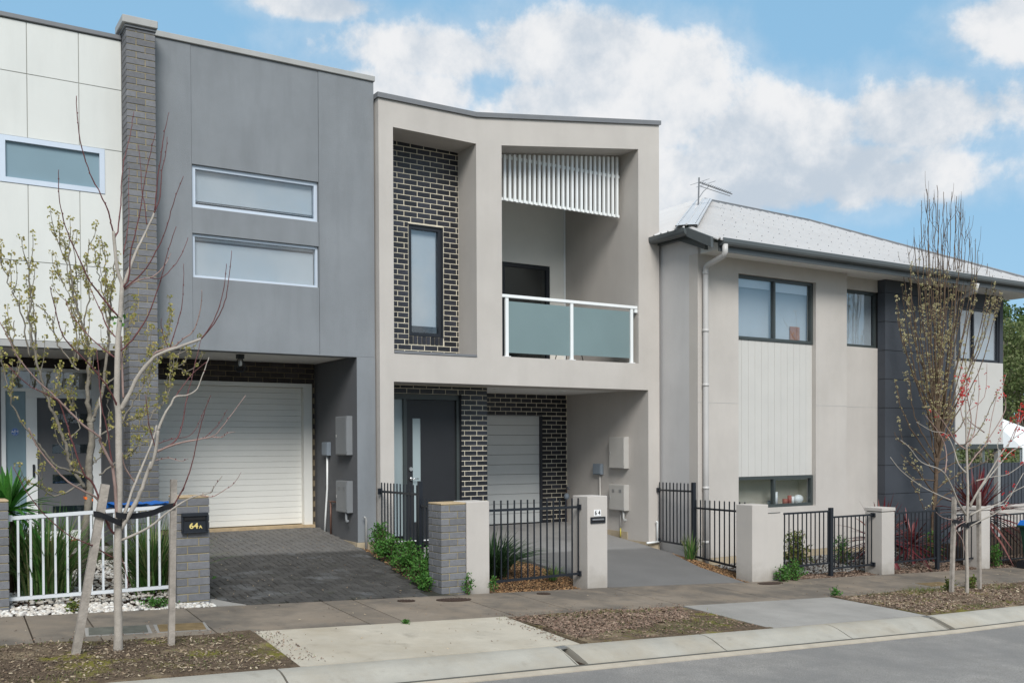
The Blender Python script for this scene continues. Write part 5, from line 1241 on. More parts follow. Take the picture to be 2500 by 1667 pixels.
# --- budding pear tree behind the white fence
def pear(root, LP, px, Y0, budmat, seed, dens=1., bs=.045, twig=(.10, .42), barkm='bark_grey', budz=(0, 99), taper_to=.8, updir=.9):
    random.seed(seed); wood = MB(); buds = MB(); main = None
    for pix, dY, w0, w1 in LP:
        Qs = limb(wood if main is not None else (main := MB()), trace(pix, Y0, dY), w0*px/2*.85, w1*px/2*.8, 6, 6, .25, .009 if w0 < 14 else 0.)
        L = sum((Qs[i+1]-Qs[i]).length for i in range(len(Qs)-1))
        if w0 > 14: continue
        k = int(L*12*dens)
        for _ in range(k):
            i = random.randint(int(len(Qs)*.15), len(Qs)-2); p = Qs[i].lerp(Qs[i+1], random.random()); d = (Qs[i+1]-Qs[i]).normalized()
            side = Vector((random.gauss(0, 1), random.gauss(0, 1), random.gauss(.2, .5))).normalized()
            if random.random() < .42:
                ln = random.uniform(*twig); q1_ = p+(side*.35+d*.4+Vector((0, 0, .3))).normalized()*ln*.5; q2_ = q1_+(side*.1+d*.35+Vector((0, 0, updir))).normalized()*ln*.5
                tq = limb(wood, [p, q1_, q2_], .0055, .0025, 4, 3)
                for s in range(int(ln*18)+1):
                    c = random.choice(tq)+Vector((random.gauss(0, .012), random.gauss(0, .012), random.gauss(0, .01)))
                    if budz[0] < c.z < budz[1]: bud(buds, c, bs*random.uniform(.6, 1.2), 6)
                if budz[0] < tq[-1].z < budz[1]: bud(buds, tq[-1], bs*1.1, 7)
            else:
                c = p+side*random.uniform(.02, .05); limb(wood, [p, c], .003, .002, 4, 1)
                if budz[0] < c.z < budz[1]: bud(buds, c, bs*random.uniform(.7, 1.25), 6)
    part('trunk', main, M[barkm], root, True); part('branches', wood, M[barkm], root, True); part('buds', buds, M[budmat], root)
pt = thing('pear_tree', 'pear tree breaking into yellow green bud behind the white fence', 'tree', onY(203, 1425, 12.0))
pear(pt, [
 ([(199, 1440), (201, 1383), (208, 1300), (215, 1240), T2(690, 1520), T2(680, 1400), T2(690, 1280), T2(705, 1170), T2(690, 1040)], .0, 23, 16),
 ([T2(690, 1040), T2(740, 940), T2(800, 700), T2(830, 400), T2(840, 200), T2(860, 0), T1(880, 1300)], .2, 11, 3),
 ([T2(690, 1040), T2(670, 850), T2(685, 600), T2(675, 480), T2(650, 350), T2(600, 200), T2(550, 0), T1(520, 1200)], -.2, 13, 3),
 ([T2(650, 1540), T2(540, 1370), T2(500, 1200), T2(420, 1000), T2(350, 820), T2(300, 650), T2(250, 450), T2(225, 200), T2(240, 0), T1(200, 1300)], -.3, 10, 3),
 ([T2(610, 640), T2(560, 600), T2(450, 450), T2(430, 400), T2(380, 230), T2(290, 140)], .2, 5, 2.5),
 ([T2(270, 600), T2(270, 350), T2(250, 150), T2(260, 30)], .1, 5, 2.5),
 ([T2(235, 1130), T2(120, 950), T2(60, 780), T2(20, 600), T2(5, 480)], -.2, 5, 2.5),
 ([T2(690, 1480), T2(600, 1420), T2(430, 1370), T2(300, 1210), T2(235, 1130)], -.2, 7, 5),
 ([T2(720, 1160), T2(900, 1060), T2(1060, 1000), T2(1180, 950), T2(1290, 860)], .2, 6, 2.5),
 ([T2(760, 1440), T2(950, 1300), T2(1060, 1220), T2(1160, 1180)], -.1, 6, 2.5),
 ([T2(790, 760), T2(870, 700), T2(940, 560), T2(980, 380), T2(1000, 250), T2(1060, 150)], .3, 5, 2),
 ([T2(940, 1030), T2(1040, 850), T2(1130, 700), T2(1190, 600), T2(1260, 450), T2(1300, 300), T2(1340, 190)], .3, 5, 2),
 ([T2(230, 540), T2(180, 250), T2(130, 110), T2(60, -30), T1(15, 1310)], -.1, 4, 2),
 ([T2(560, 60), T1(540, 1500), T1(500, 1300), T1(410, 1090)], -.1, 4, 2), ([T2(600, 180), T1(570, 1500), T1(580, 1300), T1(555, 1080)], .1, 4, 2),
 ([T2(640, 320), T2(680, 60), T1(660, 1400), T1(680, 1140)], .1, 4, 2), ([T2(830, 380), T2(790, 60), T1(750, 1400), T1(720, 1190)], -.1, 4, 2),
 ([T2(835, 200), T1(820, 1500), T1(800, 1300), T1(775, 1140)], .1, 4, 2), ([T2(600, 560), T2(580, 330), T2(540, 120), T1(470, 1450)], .2, 4, 2),
 ([T2(710, 1360), T2(790, 1260), T2(830, 1060), T2(820, 860)], .3, 4, 2), ([T2(1290, 860), T2(1300, 680), T2(1340, 540), T2(1460, 470)], .1, 3.5, 2),
 ([T2(360, 860), T2(460, 820), T2(440, 700), T2(420, 600)], .1, 3.5, 2), ([T2(500, 1180), T2(600, 1080), T2(560, 900), T2(530, 730)], .1, 3.5, 2),
 ([T2(60, 780), T2(150, 640), T2(110, 430), T2(110, 260)], .1, 3.5, 2), ([T2(1180, 940), T2(1100, 1080), T2(1150, 640), T2(1130, 480)], .1, 3, 2),
 ([T2(640, 1500), (137, 1210), (110, 1196), (88, 1184)], -.2, 5, 2.5), ([T2(1300, 600), T2(1400, 640), T2(1470, 700)], .1, 3, 2)],
 1/212., 12.0, 'bud', 5, 1.0, .034)

# --- right side: tall fastigiate pear behind the black fence
R5 = lambda x, y: (2180+x/3.1375, 950+y/3.1375)
R4 = lambda x, y: (2050+x/2.8, 440+y/2.8)
pr = thing('pear_tree', 'tall narrow pear tree with dark upright twigs in front of the dark cladding', 'tree', onY(2278, 1380, 12.0))
random.seed(3)
LP = [([R5(305, 1330), R5(305, 1200), R5(310, 1000), R5(320, 850), R5(330, 700), R5(335, 560), R5(360, 430), R5(345, 300), R5(330, 200)], .0, 17, 11)]
start = [R5(330, 330), R5(340, 420), R5(350, 250), R5(330, 600), R5(360, 400), R5(335, 520)]
tops = [(560, 140), (595, 60), (615, 130), (640, 120), (665, 35), (680, 200), (710, 80), (732, 150), (768, 80), (800, 110), (830, 130), (842, 200), (735, 260), (700, 300), (575, 300), (655, 160), (820, 220), (790, 240), (890, 360), (930, 400), (860, 350), (945, 480), (905, 460), (510, 390), (475, 490), (545, 440), (430, 580), (1010, 570), (1045, 650), (1095, 750), (390, 830), (430, 790), (395, 960), (480, 600), (1060, 690)]
for i, (tx, ty) in enumerate(tops):
    a = start[i % 6]; b = R4(tx, ty); cx = 0; md = (a[0]*.35+b[0]*.65, a[1]*.5+b[1]*.5); m2 = (b[0]+(a[0]-b[0])*.10+random.uniform(-4, 4), a[1]*.22+b[1]*.78)
    LP.append(([a, (a[0]*.75+b[0]*.25+random.uniform(-3, 3), a[1]*.8+b[1]*.2), md, m2, b], random.uniform(-.5, .5), 5.5, 1.8))
low = [(R5(320, 560), R5(150, 330), R5(60, 130), R5(20, -60)), (R5(320, 640), R5(190, 480), R5(60, 400), R5(10, 330)), (R5(330, 520), R5(220, 330), R5(150, 150), R5(120, -100)), (R5(340, 560), R5(470, 470), R5(650, 330), R5(780, 60)),
       (R5(330, 760), R5(520, 640), R5(700, 560), R5(790, 480)), (R5(340, 640), R5(480, 560), R5(640, 520), R5(720, 400)), (R5(320, 800), R5(200, 640), R5(120, 560), R5(60, 500)), (R5(360, 420), R5(470, 340), R5(560, 200), R5(640, -60)), (R5(330, 880), R5(420, 800), R5(540, 760), R5(640, 700)), (R5(320, 700), R5(150, 700), R5(200, 820), R5(240, 930))]
for c in low: LP.append((list(c), random.uniform(-.4, .4), 5, 2))
pear(pr, LP, 1/160., 12.0, 'bud_r', 8, .34, .028, (.15, .62), 'bark_dark', budz=(-1, 5.45))
# --- right young tree with red leaves
rt0 = thing('young_tree', 'right hand young street tree with pale trunk and scattered red leaves', 'tree', onY(2361, 1450, 8.8))
random.seed(21)
px2 = 1/192.
trk = MB(); TRp = [(2361, 1456), (2361, 1400), (2360, 1330), (2361, 1270), (2363, 1200), (2361, 1140), (2359, 1060), (2358, 1000), (2356, 940)]
Q = cat_rom([onY(u, v, 8.8) for u, v in TRp], 3); m_ = len(Q); trk.tube(Q, [px2*(5.6-3.8*(i/(m_-1))) for i in range(m_)], 9)
part('trunk', trk, M['bark_pale'], rt0, True)
pale, red, lv_ = MB(), MB(), MB()
R6 = R5
RL = [([R5(560, 960), R5(500, 860), R5(440, 720), R5(370, 620), R5(220, 560), R5(130, 450), R5(60, 390)], -.3, 6, 1.6, pale, 0), ([R5(450, 850), R5(330, 800), R5(200, 730), R5(60, 620), R5(-20, 520)], -.2, 4, 1.5, pale, 0),
 ([R5(560, 640), R5(500, 570), R5(460, 440), R5(400, 340), R5(300, 320), R5(180, 250)], .3, 4.5, 1.5, pale, 0), ([R5(400, 640), R5(410, 500), R5(370, 360), R5(250, 200)], .2, 4, 1.5, red, 1), ([R5(560, 460), R5(480, 400), R5(420, 300), R5(320, 160)], .1, 4, 1.5, red, 1),
 ([R5(590, 900), R5(640, 800), R5(740, 640), R5(830, 490), R5(920, 380), R5(1000, 330)], -.4, 6.5, 1.8, pale, 2), ([R5(590, 880), R5(700, 720), R5(830, 560), R5(900, 480), R5(1010, 420)], .3, 5, 1.8, pale, 2),
 ([R5(585, 965), R5(700, 910), R5(830, 870), R5(900, 800), R5(1010, 740)], -.4, 5, 1.8, pale, 2), ([R5(590, 1050), R5(680, 1000), R5(800, 940), R5(880, 850), R5(1000, 640)], -.5, 5, 1.8, pale, 1),
 ([R5(640, 700), R5(760, 670), R5(880, 650), R5(1010, 560)], .2, 3.5, 1.5, pale, 2), ([R5(570, 600), R5(640, 500), R5(720, 400), R5(760, 200), R5(800, 30)], .3, 4, 1.5, red, 2), ([R5(570, 440), R5(620, 340), R5(640, 200), R5(660, 20), R5(650, -160)], .2, 4, 1.4, red, 1),
 ([R5(560, 420), R5(600, 240), R5(570, 60), R5(560, -120)], -.2, 4, 1.4, red, 3), ([R5(562, 300), R5(520, 160), R5(540, 20), R5(520, -110)], .2, 3, 1.3, red, 4), ([R5(830, 490), R5(800, 430), R5(850, 300), R5(900, 250)], .1, 3, 1.4, pale, 3),
 ([R5(560, 1010), R5(480, 1060), R5(530, 1150), R5(555, 1250)], -.1, 2.5, 1.3, red, 0), ([R5(460, 1000), R5(380, 980), R5(330, 940)], -.2, 2.5, 1.3, red, 0), ([R5(920, 380), R5(960, 250), R5(980, 120)], .1, 3, 1.4, red, 4), ([R5(880, 440), R5(940, 300), R5(1010, 200)], .1, 3, 1.4, red, 4), ([R5(720, 400), R5(860, 160), R5(840, 0), R5(870, -120)], .1, 3, 1.4, red, 2), ([R5(700, 330), R5(560, 200), R5(700, 60), R5(720, -200)], .1, 3, 1.4, red, 1)]
for pix, dY, w0, w1, mb, nl in RL:
    Qs = limb(mb, trace(pix, 8.8, dY), w0*px2/2, w1*px2/2, 5, 4, .2)
    for _ in range(nl*3):
        c = Qs[random.randint(len(Qs)//2, len(Qs)-1)]+Vector((random.gauss(0, .03), random.gauss(0, .03), random.gauss(0, .03))); bud(lv_, c, .036, 4)
for _ in range(22):
    u, v = R5(random.gauss(545, 18), random.gauss(40, 50)); bud(lv_, onY(u, v, 8.9+random.uniform(-.2, .2)), .036, 4)
part('branches', pale, M['bark_pale'], rt0, True); part('twigs', red, M['bark_mid'], rt0, True); part('red_leaves', lv_, M['redleaf'], rt0)
stake(onY(2323, 1450, 8.9), onY(2330, 1212, 8.9), .055, 'upright timber stake left of the right young tree')
stake(onY(2391, 1437, 9.05), onY(2389, 1200, 9.05), .055, 'upright timber stake right of the right young tree')
strap([(2325, 1271), (2340, 1274), (2356, 1282), (2366, 1284)], [8.86, 8.83, 8.78, 8.76], .028, 'black webbing tie from the left stake to the right young tree')
strap([(2362, 1280), (2375, 1277), (2395, 1272)], [8.76, 8.86, 9.0], .028, 'black webbing tie from the right young tree to its right stake')

# ============================================================ PLANTS
def strappy(name, x, y, R_, Ht, n, mt, label, cat='plant', seed=1, w_=.008, group=None, droop=1., z=None, spread=.5):
    random.seed(seed); z = H(x, y) if z is None else z; mb = MB()
    for k in range(n):
        a = random.uniform(0, 2*PI); r0 = abs(random.gauss(0, R_*.22)); b = Vector((x+r0*math.cos(a), y+r0*math.sin(a), z-.01))
        a2 = a+random.gauss(0, .5); L = Ht*random.uniform(.6, 1.15); out = random.uniform(.1, 1.25)*spread; d = Vector((math.cos(a2), math.sin(a2), 0)); e = Vector((-math.sin(a2), math.cos(a2), 0))
        P_ = [b+d*(R_*2*out*(t_**1.35))*1.15+Vector((0, 0, L*(t_*(1.25-.42*droop*out*2*t_)))) for t_ in (0, .3, .55, .78, 1.)]
        V = []
        for i, p in enumerate(P_): ww = w_*(1, 1.1, .9, .6, .08)[i]; V += [p-e*ww, p+e*ww+Vector((0, 0, ww*.5))]
        mb.add(V, [(2*i, 2*i+1, 2*i+3, 2*i+2) for i in range(4)])
    return single(name, mb, mt, label, cat, group)
g_ = 'strappy clumps behind the white fence'
strappy('strappy_clump', 1.32, 11.45, .55, .78, 430, M['blade'], 'large strappy green clump behind the left half of the white fence', 'plant', 1, .008, g_)
strappy('strappy_clump', 2.42, 11.55, .52, .72, 430, M['blade'], 'large strappy green clump behind the white fence beside the letterbox pillar', 'plant', 2, .008, g_)
strappy('strappy_clump', 1.05, 11.95, .5, .78, 360, M['blade'], 'strappy green clump at the far left behind the yucca', 'plant', 12, .008, g_)
strappy('strappy_clump', 7.13, 11.95, .56, .58, 380, M['blade_dark'], 'dark strappy clump behind the black fence at number 64', 'plant', 3, .010, None, 1.2, spread=.6)
strappy('strappy_clump', 11.45, 12.55, .20, .38, 50, M['blade'], 'small loose grassy clump at the foot of the tall black fence post', 'plant', 4, .008)
strappy('strappy_clump', 7.85, 11.45, .18, .20, 70, M['blade'], 'small green tuft on the bark beside the letter slot pillar', 'plant', 14, .006)
def yucca(x, y, z, label, n, L, mt, seed, group=None, w_=.028, stem=0.):
    random.seed(seed); t = thing('spiky_plant', label, 'plant', (x, y, H(x, y)), group); mb = MB()
    if stem: part('stem', MB().tube([(x, y, H(x, y)-.05), (x, y, z)], .05, 8), M['bark_dark'], t, True)
    for k in range(n):
        a = random.uniform(0, 2*PI); el_ = random.uniform(-.35, 1.35); d = Vector((math.cos(a)*math.cos(el_), math.sin(a)*math.cos(el_), math.sin(el_))); e = Vector((-math.sin(a), math.cos(a), 0)); l = L*random.uniform(.75, 1.1)
        P_ = [Vector((x, y, z))+d*l*t_+Vector((0, 0, -.42*l*(1-el_*.62)*t_*t_)) for t_ in (0, .35, .7, 1)]
        V = []
        for i, p in enumerate(P_): ww = w_*(.6, 1, .75, .05)[i]; V += [p-e*ww+Vector((0, 0, ww*.4)), p, p+e*ww+Vector((0, 0, ww*.4))]
        mb.add(V, [(3*i+j, 3*i+j+1, 3*i+j+4, 3*i+j+3) for i in range(3) for j in range(2)])
    part('leaves', mb, mt, t); return t
yucca(.99, 11.75, 1.30, 'bright green spiky yucca rising behind the left brick pillar', 75, .58, M['yucca'], 5, stem=1)
yucca(18.1, 11.55, .55, 'large burgundy spiky plant behind the last black fence', 120, 1.05, M['cordy'], 6, 'burgundy spiky plants', .030, 1)
yucca(15.45, 11.75, .15, 'burgundy spiky plant behind the black fence right of the capped pillar', 90, .95, M['cordy'], 7, 'burgundy spiky plants', .028)
yucca(16.4, 11.8, .05, 'low burgundy spiky plant behind the fence post by the right young tree', 60, .75, M['cordy'], 9, 'burgundy spiky plants', .026)
def shrub(x, y, rx, ry, rz, n, mt, label, seed, ls=.035, group=None, z=None, cat='shrub'):
    random.seed(seed); z = H(x, y) if z is None else z; t = thing('shrub', label, cat, (x, y, z), group); mb = MB(); tw_ = MB()
    for k in range(max(10, n//14)):
        a = random.uniform(0, 2*PI); el_ = random.uniform(.1, 1.45); rr = random.uniform(.65, 1.05)
        e = Vector((x+rx*math.cos(a)*math.cos(el_)*rr, y+ry*math.sin(a)*math.cos(el_)*rr, z+rz*math.sin(el_)*rr+.02)); s = Vector((x+random.gauss(0, rx*.15), y+random.gauss(0, ry*.15), z-.01))
        md = s.lerp(e, .55)+Vector((0, 0, rz*.12)); q = limb(tw_, [s, md, e], .004, .0018, 4, 3)
        for i in range(14):
            f = random.random()**.55; p = q[min(len(q)-1, int(f*len(q)))]+Vector((random.gauss(0, ls*.7), random.gauss(0, ls*.7), random.gauss(0, ls*.6)))
            d = Vector((random.gauss(0, 1), random.gauss(0, 1), random.gauss(.5, .6)+.2)); leaf(mb, p, d, ls*random.uniform(.3, .45), ls*random.uniform(.8, 1.4))
    part('stems', tw_, M['bark_dark'], t); part('leaves', mb, mt, t); return t
gs = 'green shrubs between the driveway and the brick pillar'
for i, (x, y, r, h, lb_) in enumerate([(6.05, 13.35, .27, .42, 'upright green shrub against the grey pier, furthest of its row'), (5.98, 12.85, .26, .30, 'green shrub second from the grey pier, beside the paving'), (6.02, 12.35, .30, .36, 'green shrub in front of the black fence post'),
     (5.86, 11.95, .27, .30, 'low green shrub spilling onto the paving in mid row'), (5.95, 11.55, .28, .36, 'green shrub just behind the brick pillar, tallest of the near ones'), (5.72, 11.30, .20, .28, 'green shrub touching the brick pillar on its driveway side'), (5.60, 11.02, .12, .16, 'smallest green sprig at the corner of the brick pillar')]):
    shrub(x, y, r, r, h, int(1000*r/.27), M['leaf'], lb_, 30+i, .036, gs)
gs2 = 'green shrubs at the rendered pillars on the right'
shrub(11.72, 10.72, .17, .13, .22, 420, M['leaf'], 'small bright green shrub in front of the low wall stub, left of a pair', 41, .032, gs2)
shrub(12.02, 10.76, .20, .15, .30, 620, M['leaf'], 'bright green shrub at the end of the black flat top fence, right of a pair', 42, .032, gs2)
shrub(12.15, 11.35, .14, .14, .42, 320, M['leaf_yel'], 'yellow green shrub behind the first pickets of the flat top fence', 43, .035, gs2)
shrub(13.35, 11.9, .34, .3, .62, 1300, M['leaf_yel'], 'tall yellow green shrub behind the fence mid post', 44, .04, gs2)
shrub(14.55, 11.9, .22, .2, .50, 500, M['leaf'], 'green shrub behind the fence beside the capped pillar', 45, .035, gs2)
shrub(16.9, 11.7, .26, .24, .52, 800, M['leaf'], 'rounded green shrub behind the fence by the right young tree', 46, .035, gs2)
shrub(17.75, 10.95, .24, .14, .42, 520, M['leaf'], 'bright green shrub between the last pillar and the bin', 47, .035, gs2)
gw = 'small weeds along the paving'
shrub(6.03, 10.66, .09, .07, .24, 170, M['leaf'], 'small leafy weed growing where the brick and rendered pillars meet', 51, .03, gw, cat='weed')
shrub(6.46, 10.78, .06, .05, .20, 90, M['leaf'], 'thin leafy sprig at the right corner of the rendered pillar', 52, .026, gw, cat='weed')
shrub(2.93, 11.4, .06, .1, .25, 130, M['leaf'], 'green sprig between the letterbox pillar and the paving', 53, .05, gw, cat='weed')
shrub(2.28, 10.60, .26, .07, .07, 300, M['leaf'], 'low mat of green weeds on the pebbles beside the letterbox pillar', 54, .028, gw, cat='weed')
shrub(1.45, 10.52, .05, .04, .08, 60, M['leaf_yel'], 'tiny yellow green weed at the edge of the pebbles', 55, .03, gw, cat='weed')
shrub(11.25, 9.33, .12, .05, .06, 160, M['leaf'], 'green weed tuft at the near left corner of the right verge', 56, .03, gw, cat='weed')
shrub(13.45, 9.02, .12, .08, .16, 160, M['leaf_yel'], 'grassy weeds round the base of the right young tree', 57, .04, gw, cat='weed')
shrub(14.2, 9.15, .12, .08, .14, 140, M['leaf_yel'], 'grassy weeds at the base of the stake right of the young tree', 58, .04, gw, cat='weed')
shrub(4.35, 9.0, .035, .012, .012, 30, M['leaf'], 'tiny weed in the joint between footpath and pale crossover', 59, .02, gw, cat='weed')

# verge grass and moss: nobody could count it
random.seed(5); mb = MB()
def blades(n, xr, yr, h, zf=vz):
    for _ in range(n):
        x, y = random.uniform(*xr), 0; y = random.uniform(*yr); z = zf(x, y); a = random.uniform(0, 6.28); d = Vector((math.cos(a), math.sin(a), 0)); hh = h*random.uniform(.4, 1.2)
        b = Vector((x, y, z-.005)); t_ = b+d*hh*.5+Vector((0, 0, hh)); e = Vector((-d.y, d.x, 0))*.003; mb.add([b-e, b+e, t_], [(0, 1, 2)])
def patch(cx, cy, rx, ry, n, h, zf=vz):
    for _ in range(n):
        x, y = random.gauss(cx, rx), random.gauss(cy, ry)
        if not (YK(x)+.01 < y < YF(x)-.01): continue
        z = zf(x, y); a = random.uniform(0, 6.28); d = Vector((math.cos(a), math.sin(a), 0)); hh = h*random.uniform(.4, 1.2); b = Vector((x, y, z-.005)); e = Vector((-d.y, d.x, 0))*.003; mb.add([b-e, b+e, b+d*hh*.6+Vector((0, 0, hh))], [(0, 1, 2)])
for q in [(2.3, 8.75, .25, .08, 500, .025), (2.55, 8.3, .12, .2, 300, .02), (1.9, 8.1, .25, .15, 350, .02), (.9, 7.7, .2, .1, 200, .03), (1.7, 7.75, .5, .1, 500, .02), (-.3, 8.3, .5, .3, 300, .02), (6.9, 7.95, .5, .12, 3200, .016), (7.6, 8.2, .35, .2, 1800, .018), (7.0, 8.5, .5, .2, 500, .03), (6.6, 8.9, .5, .06, 350, .05), (7.3, 8.9, .3, .05, 200, .04), (5.9, 8.5, .2, .2, 200, .02), (12.2, 9.2, .3, .08, 300, .04), (13.0, 9.15, .25, .1, 400, .07), (12.5, 7.95, .35, .06, 500, .04), (14.8, 9.0, .3, .1, 250, .06), (1.3, 8.9, .4, .05, 250, .03)]: patch(*q)
stuff('verge_grass', mb, M['leaf_yel'], 'sparse short grass and moss on the bare verges', 'grass')

# bark chips, leaf litter, pebbles
M['mulch_dark'] = var_mat('dark_mulch', [(.07, .05, .038), (.14, .10, .07), (.22, .17, .12), (.10, .07, .05), (.045, .032, .026)])
def chips(name, regions, n, mt, label, cat, size=(.012, .035), seed=1, zf=H, thick=.004, dz=0.):
    random.seed(seed); mb = MB(); tot = sum(r[-1] for r in regions)
    for poly, wt in regions:
        xs_ = [p[0] for p in poly]; ys_ = [p[1] for p in poly]; k = 0; want = n*wt/tot
        while k < want:
            x, y = random.uniform(min(xs_), max(xs_)), random.uniform(min(ys_), max(ys_)); ins = False
            for (a, b), (c, d) in zip(poly, poly[1:]+poly[:1]):
                if (b > y) != (d > y) and x < (c-a)*(y-b)/(d-b)+a: ins = not ins
            k += 1
            if not ins: k -= .6; continue
            L = random.uniform(*size); w_ = L*random.uniform(.25, .6); R_ = Matrix.Rotation(random.uniform(0, 6.28), 3, 'Z') @ Matrix.Rotation(random.gauss(0, .35), 3, 'X') @ Matrix.Rotation(random.gauss(0, .35), 3, 'Y')
            c_ = Vector((x, y, zf(x, y)+random.uniform(.0, .012)+dz)); h = thick
            vs = [R_ @ Vector(q)+c_ for q in ((-L/2, -w_/2, 0), (L/2, -w_*.4, 0), (L*.45, w_/2, 0), (-L*.4, w_*.45, 0), (-L*.35, 0, h), (L*.35, 0, h*1.2))]
            mb.add(vs, [(0, 1, 5, 4), (1, 2, 5), (2, 3, 4, 5), (3, 0, 4)])
    return stuff(name, mb, mt, label, cat)
bed64 = [(6.42, 10.80), (7.98, 10.80), (8.34, 10.82), (8.36, 11.9), (8.5, 13.1), (6.30, 13.3), (6.28, 11.2)]
chips('bark_chips', [(bed64, 1), ([(8.0, 10.66), (8.36, 10.74), (8.36, 10.84), (8.0, 10.82)], .02)], 9000, M['chip_tan'], 'orange bark chips in the bed behind the black fence at number 64', 'bark chips', seed=2, dz=-.045)
chips('bark_chips', [([(10.99, 10.85), (11.13, 10.85), (11.40, 11.2), (11.7, 12.8), (11.62, 13.5), (11.36, 12.75), (11.09, 11.9)], 1)], 2600, M['chip_tan'], 'orange bark chips along the foot of the right stepped fence', 'bark chips', seed=3, dz=-.025)
chips('bark_chips', [([(5.60, 10.8), (5.72, 11.1), (6.2, 11.2), (6.2, 13.8), (5.95, 13.8)], 1)], 1500, M['chip_tan'], 'reddish leaf litter under the green shrubs', 'leaf litter', (.02, .05), seed=4, dz=-.03)
chips('leaf_litter', [([(11.9, 10.82), (14.2, 10.82), (14.2, 11.25), (11.9, 11.25)], 1.2), ([(14.56, 10.82), (20.5, 10.82), (20.5, 11.6), (14.56, 11.6)], 3)], 7500, M['chip_brown'], 'brown leaf litter under the black flat top fences', 'leaf litter', (.02, .06), seed=5, dz=-.02)
V3 = [(5.66, 9.04), (8.2, 9.15), (8.1, 7.68), (5.6, 7.62)]
chips('leaf_litter', [([(5.66, 9.04), (8.18, 9.13), (7.6, 8.3), (6.3, 8.05), (5.62, 7.75)], 1)], 6500, M['chip_brown'], 'brown leaf litter on the verge between the crossovers', 'leaf litter', (.018, .055), seed=6, zf=vz)
chips('leaf_litter', [(V3, 1)], 1500, M['chip_brown'], 'thin scatter of litter over the mossy front of the middle verge', 'leaf litter', (.012, .04), seed=16, zf=vz)
chips('grit', [([(-2, 8.9), (2.7, 8.96), (2.75, 9.25), (-2, 9.15)], 1), ([(5.6, 9.0), (8.3, 9.12), (8.3, 9.3), (5.5, 9.25)], .7), ([(11.0, 9.2), (16, 9.35), (16, 9.6), (11.0, 9.45)], .8), ([(2.62, 7.6), (2.95, 7.6), (3.0, 8.98), (2.7, 8.98)], .6), ([(5.3, 7.7), (5.6, 7.7), (5.62, 9.0), (5.42, 9.0)], .4)], 900, M['chip_brown'], 'bark crumbs spilled from the verges onto the concrete', 'debris', (.008, .03), seed=26, dz=.006)
chips('wood_chips', [([(-2.5, 8.9), (2.65, 8.98), (2.62, 7.55), (-2.5, 7.4)], 1)], 2600, M['chip_pale'], 'splintered wood chips scattered over the dark left verge', 'wood chips', (.006, .040), seed=7, zf=vz)
chips('leaf_litter', [([(-2.5, 8.9), (2.65, 8.98), (2.62, 7.55), (-2.5, 7.4)], 1)], 7000, M['mulch_dark'], 'dark crumbly mulch on the left verge', 'mulch', (.006, .03), seed=17, zf=vz)
chips('wood_chips', [([(11.05, 9.22), (20, 9.4), (20, 8.0), (11.05, 7.74)], 1)], 7500, M['chip_brown'], 'brown wood chips and litter on the right verge', 'wood chips', (.018, .05), seed=8, zf=vz)
chips('wood_chips', [([(11.05, 9.22), (16, 9.3), (16, 7.9), (11.05, 7.74)], 1)], 2200, M['chip_pale'], 'pale splinters among the litter on the right verge', 'wood chips', (.015, .05), seed=9, zf=vz)
chips('leaf_litter', [([(-2, 10.62), (2.85, 10.62), (2.85, 12.4), (-2, 12.4)], 1)], 2200, M['chip_brown'], 'dead leaves among the white pebbles', 'leaf litter', (.015, .04), seed=10, dz=-.02)
chips('grit', [([(2.9, 10.6), (5.5, 10.6), (5.8, 15.4), (2.9, 15.4)], .5), ([(0, 9.1), (20, 9.4), (20, 10.9), (0, 10.3)], .6), ([(2.8, 7.6), (5.5, 7.6), (5.6, 9), (2.8, 9)], .1)], 420, M['chip_pale'], 'bits of leaf and grit strewn over paving and footpath', 'debris', (.008, .028), seed=12, dz=.004)
random.seed(9); mb = MB()
def pebs(n, xr, yr):
    for _ in range(n):
        x, y = random.uniform(*xr), random.uniform(*yr); r = random.uniform(.014, .034)
        if y < YB(x)+.015+r or (x > .9 and x < .93 and y < 11.2) or (x < .92 and x > .55 and 10.78 < y < 11.16) or (x > 2.5 and 10.78 < y < 11.16) or x > 2.86: continue
        if y < 11.1 and .95 < x < 1.35 and y > 10.72 and random.random() < .7: continue
        if y > 10.75 and 1.9 < x < 2.5 and y < 11.1 and random.random() < .6: continue
        R_ = Matrix.Rotation(random.uniform(0, 6.28), 3, 'Z') @ Matrix.Rotation(random.gauss(0, .25), 3, 'X')
        mb.ell((x, y, H(x, y)-.018+random.uniform(0, .02)), (r, r*random.uniform(.6, .85), r*random.uniform(.4, .6)), 7, 5, R_)
pebs(3400, (-1.2, 2.86), (10.45, 11.0)); pebs(4200, (-.5, 2.86), (11.0, 13.6))
stuff('white_pebbles', mb, M['pebble'], 'white river pebbles under and behind the white fence', 'pebbles', True)
mb = MB(); random.seed(19)
for _ in range(2600):
    x, y = random.uniform(12.0, 16.9), random.uniform(11.3, 12.75); r = random.uniform(.012, .025); mb.ell((x, y, H(x, y)-.02), (r, r*.8, r*.6), 5, 3, Matrix.Rotation(random.uniform(0, 6), 3, 'Z'))
M['gravel'] = var_mat('grey_gravel', [(.20, .19, .18), (.34, .33, .31), (.12, .12, .12), (.42, .40, .37)], .8)
stuff('gravel', mb, M['gravel'], 'grey gravel against the wall of the corner house', 'gravel')

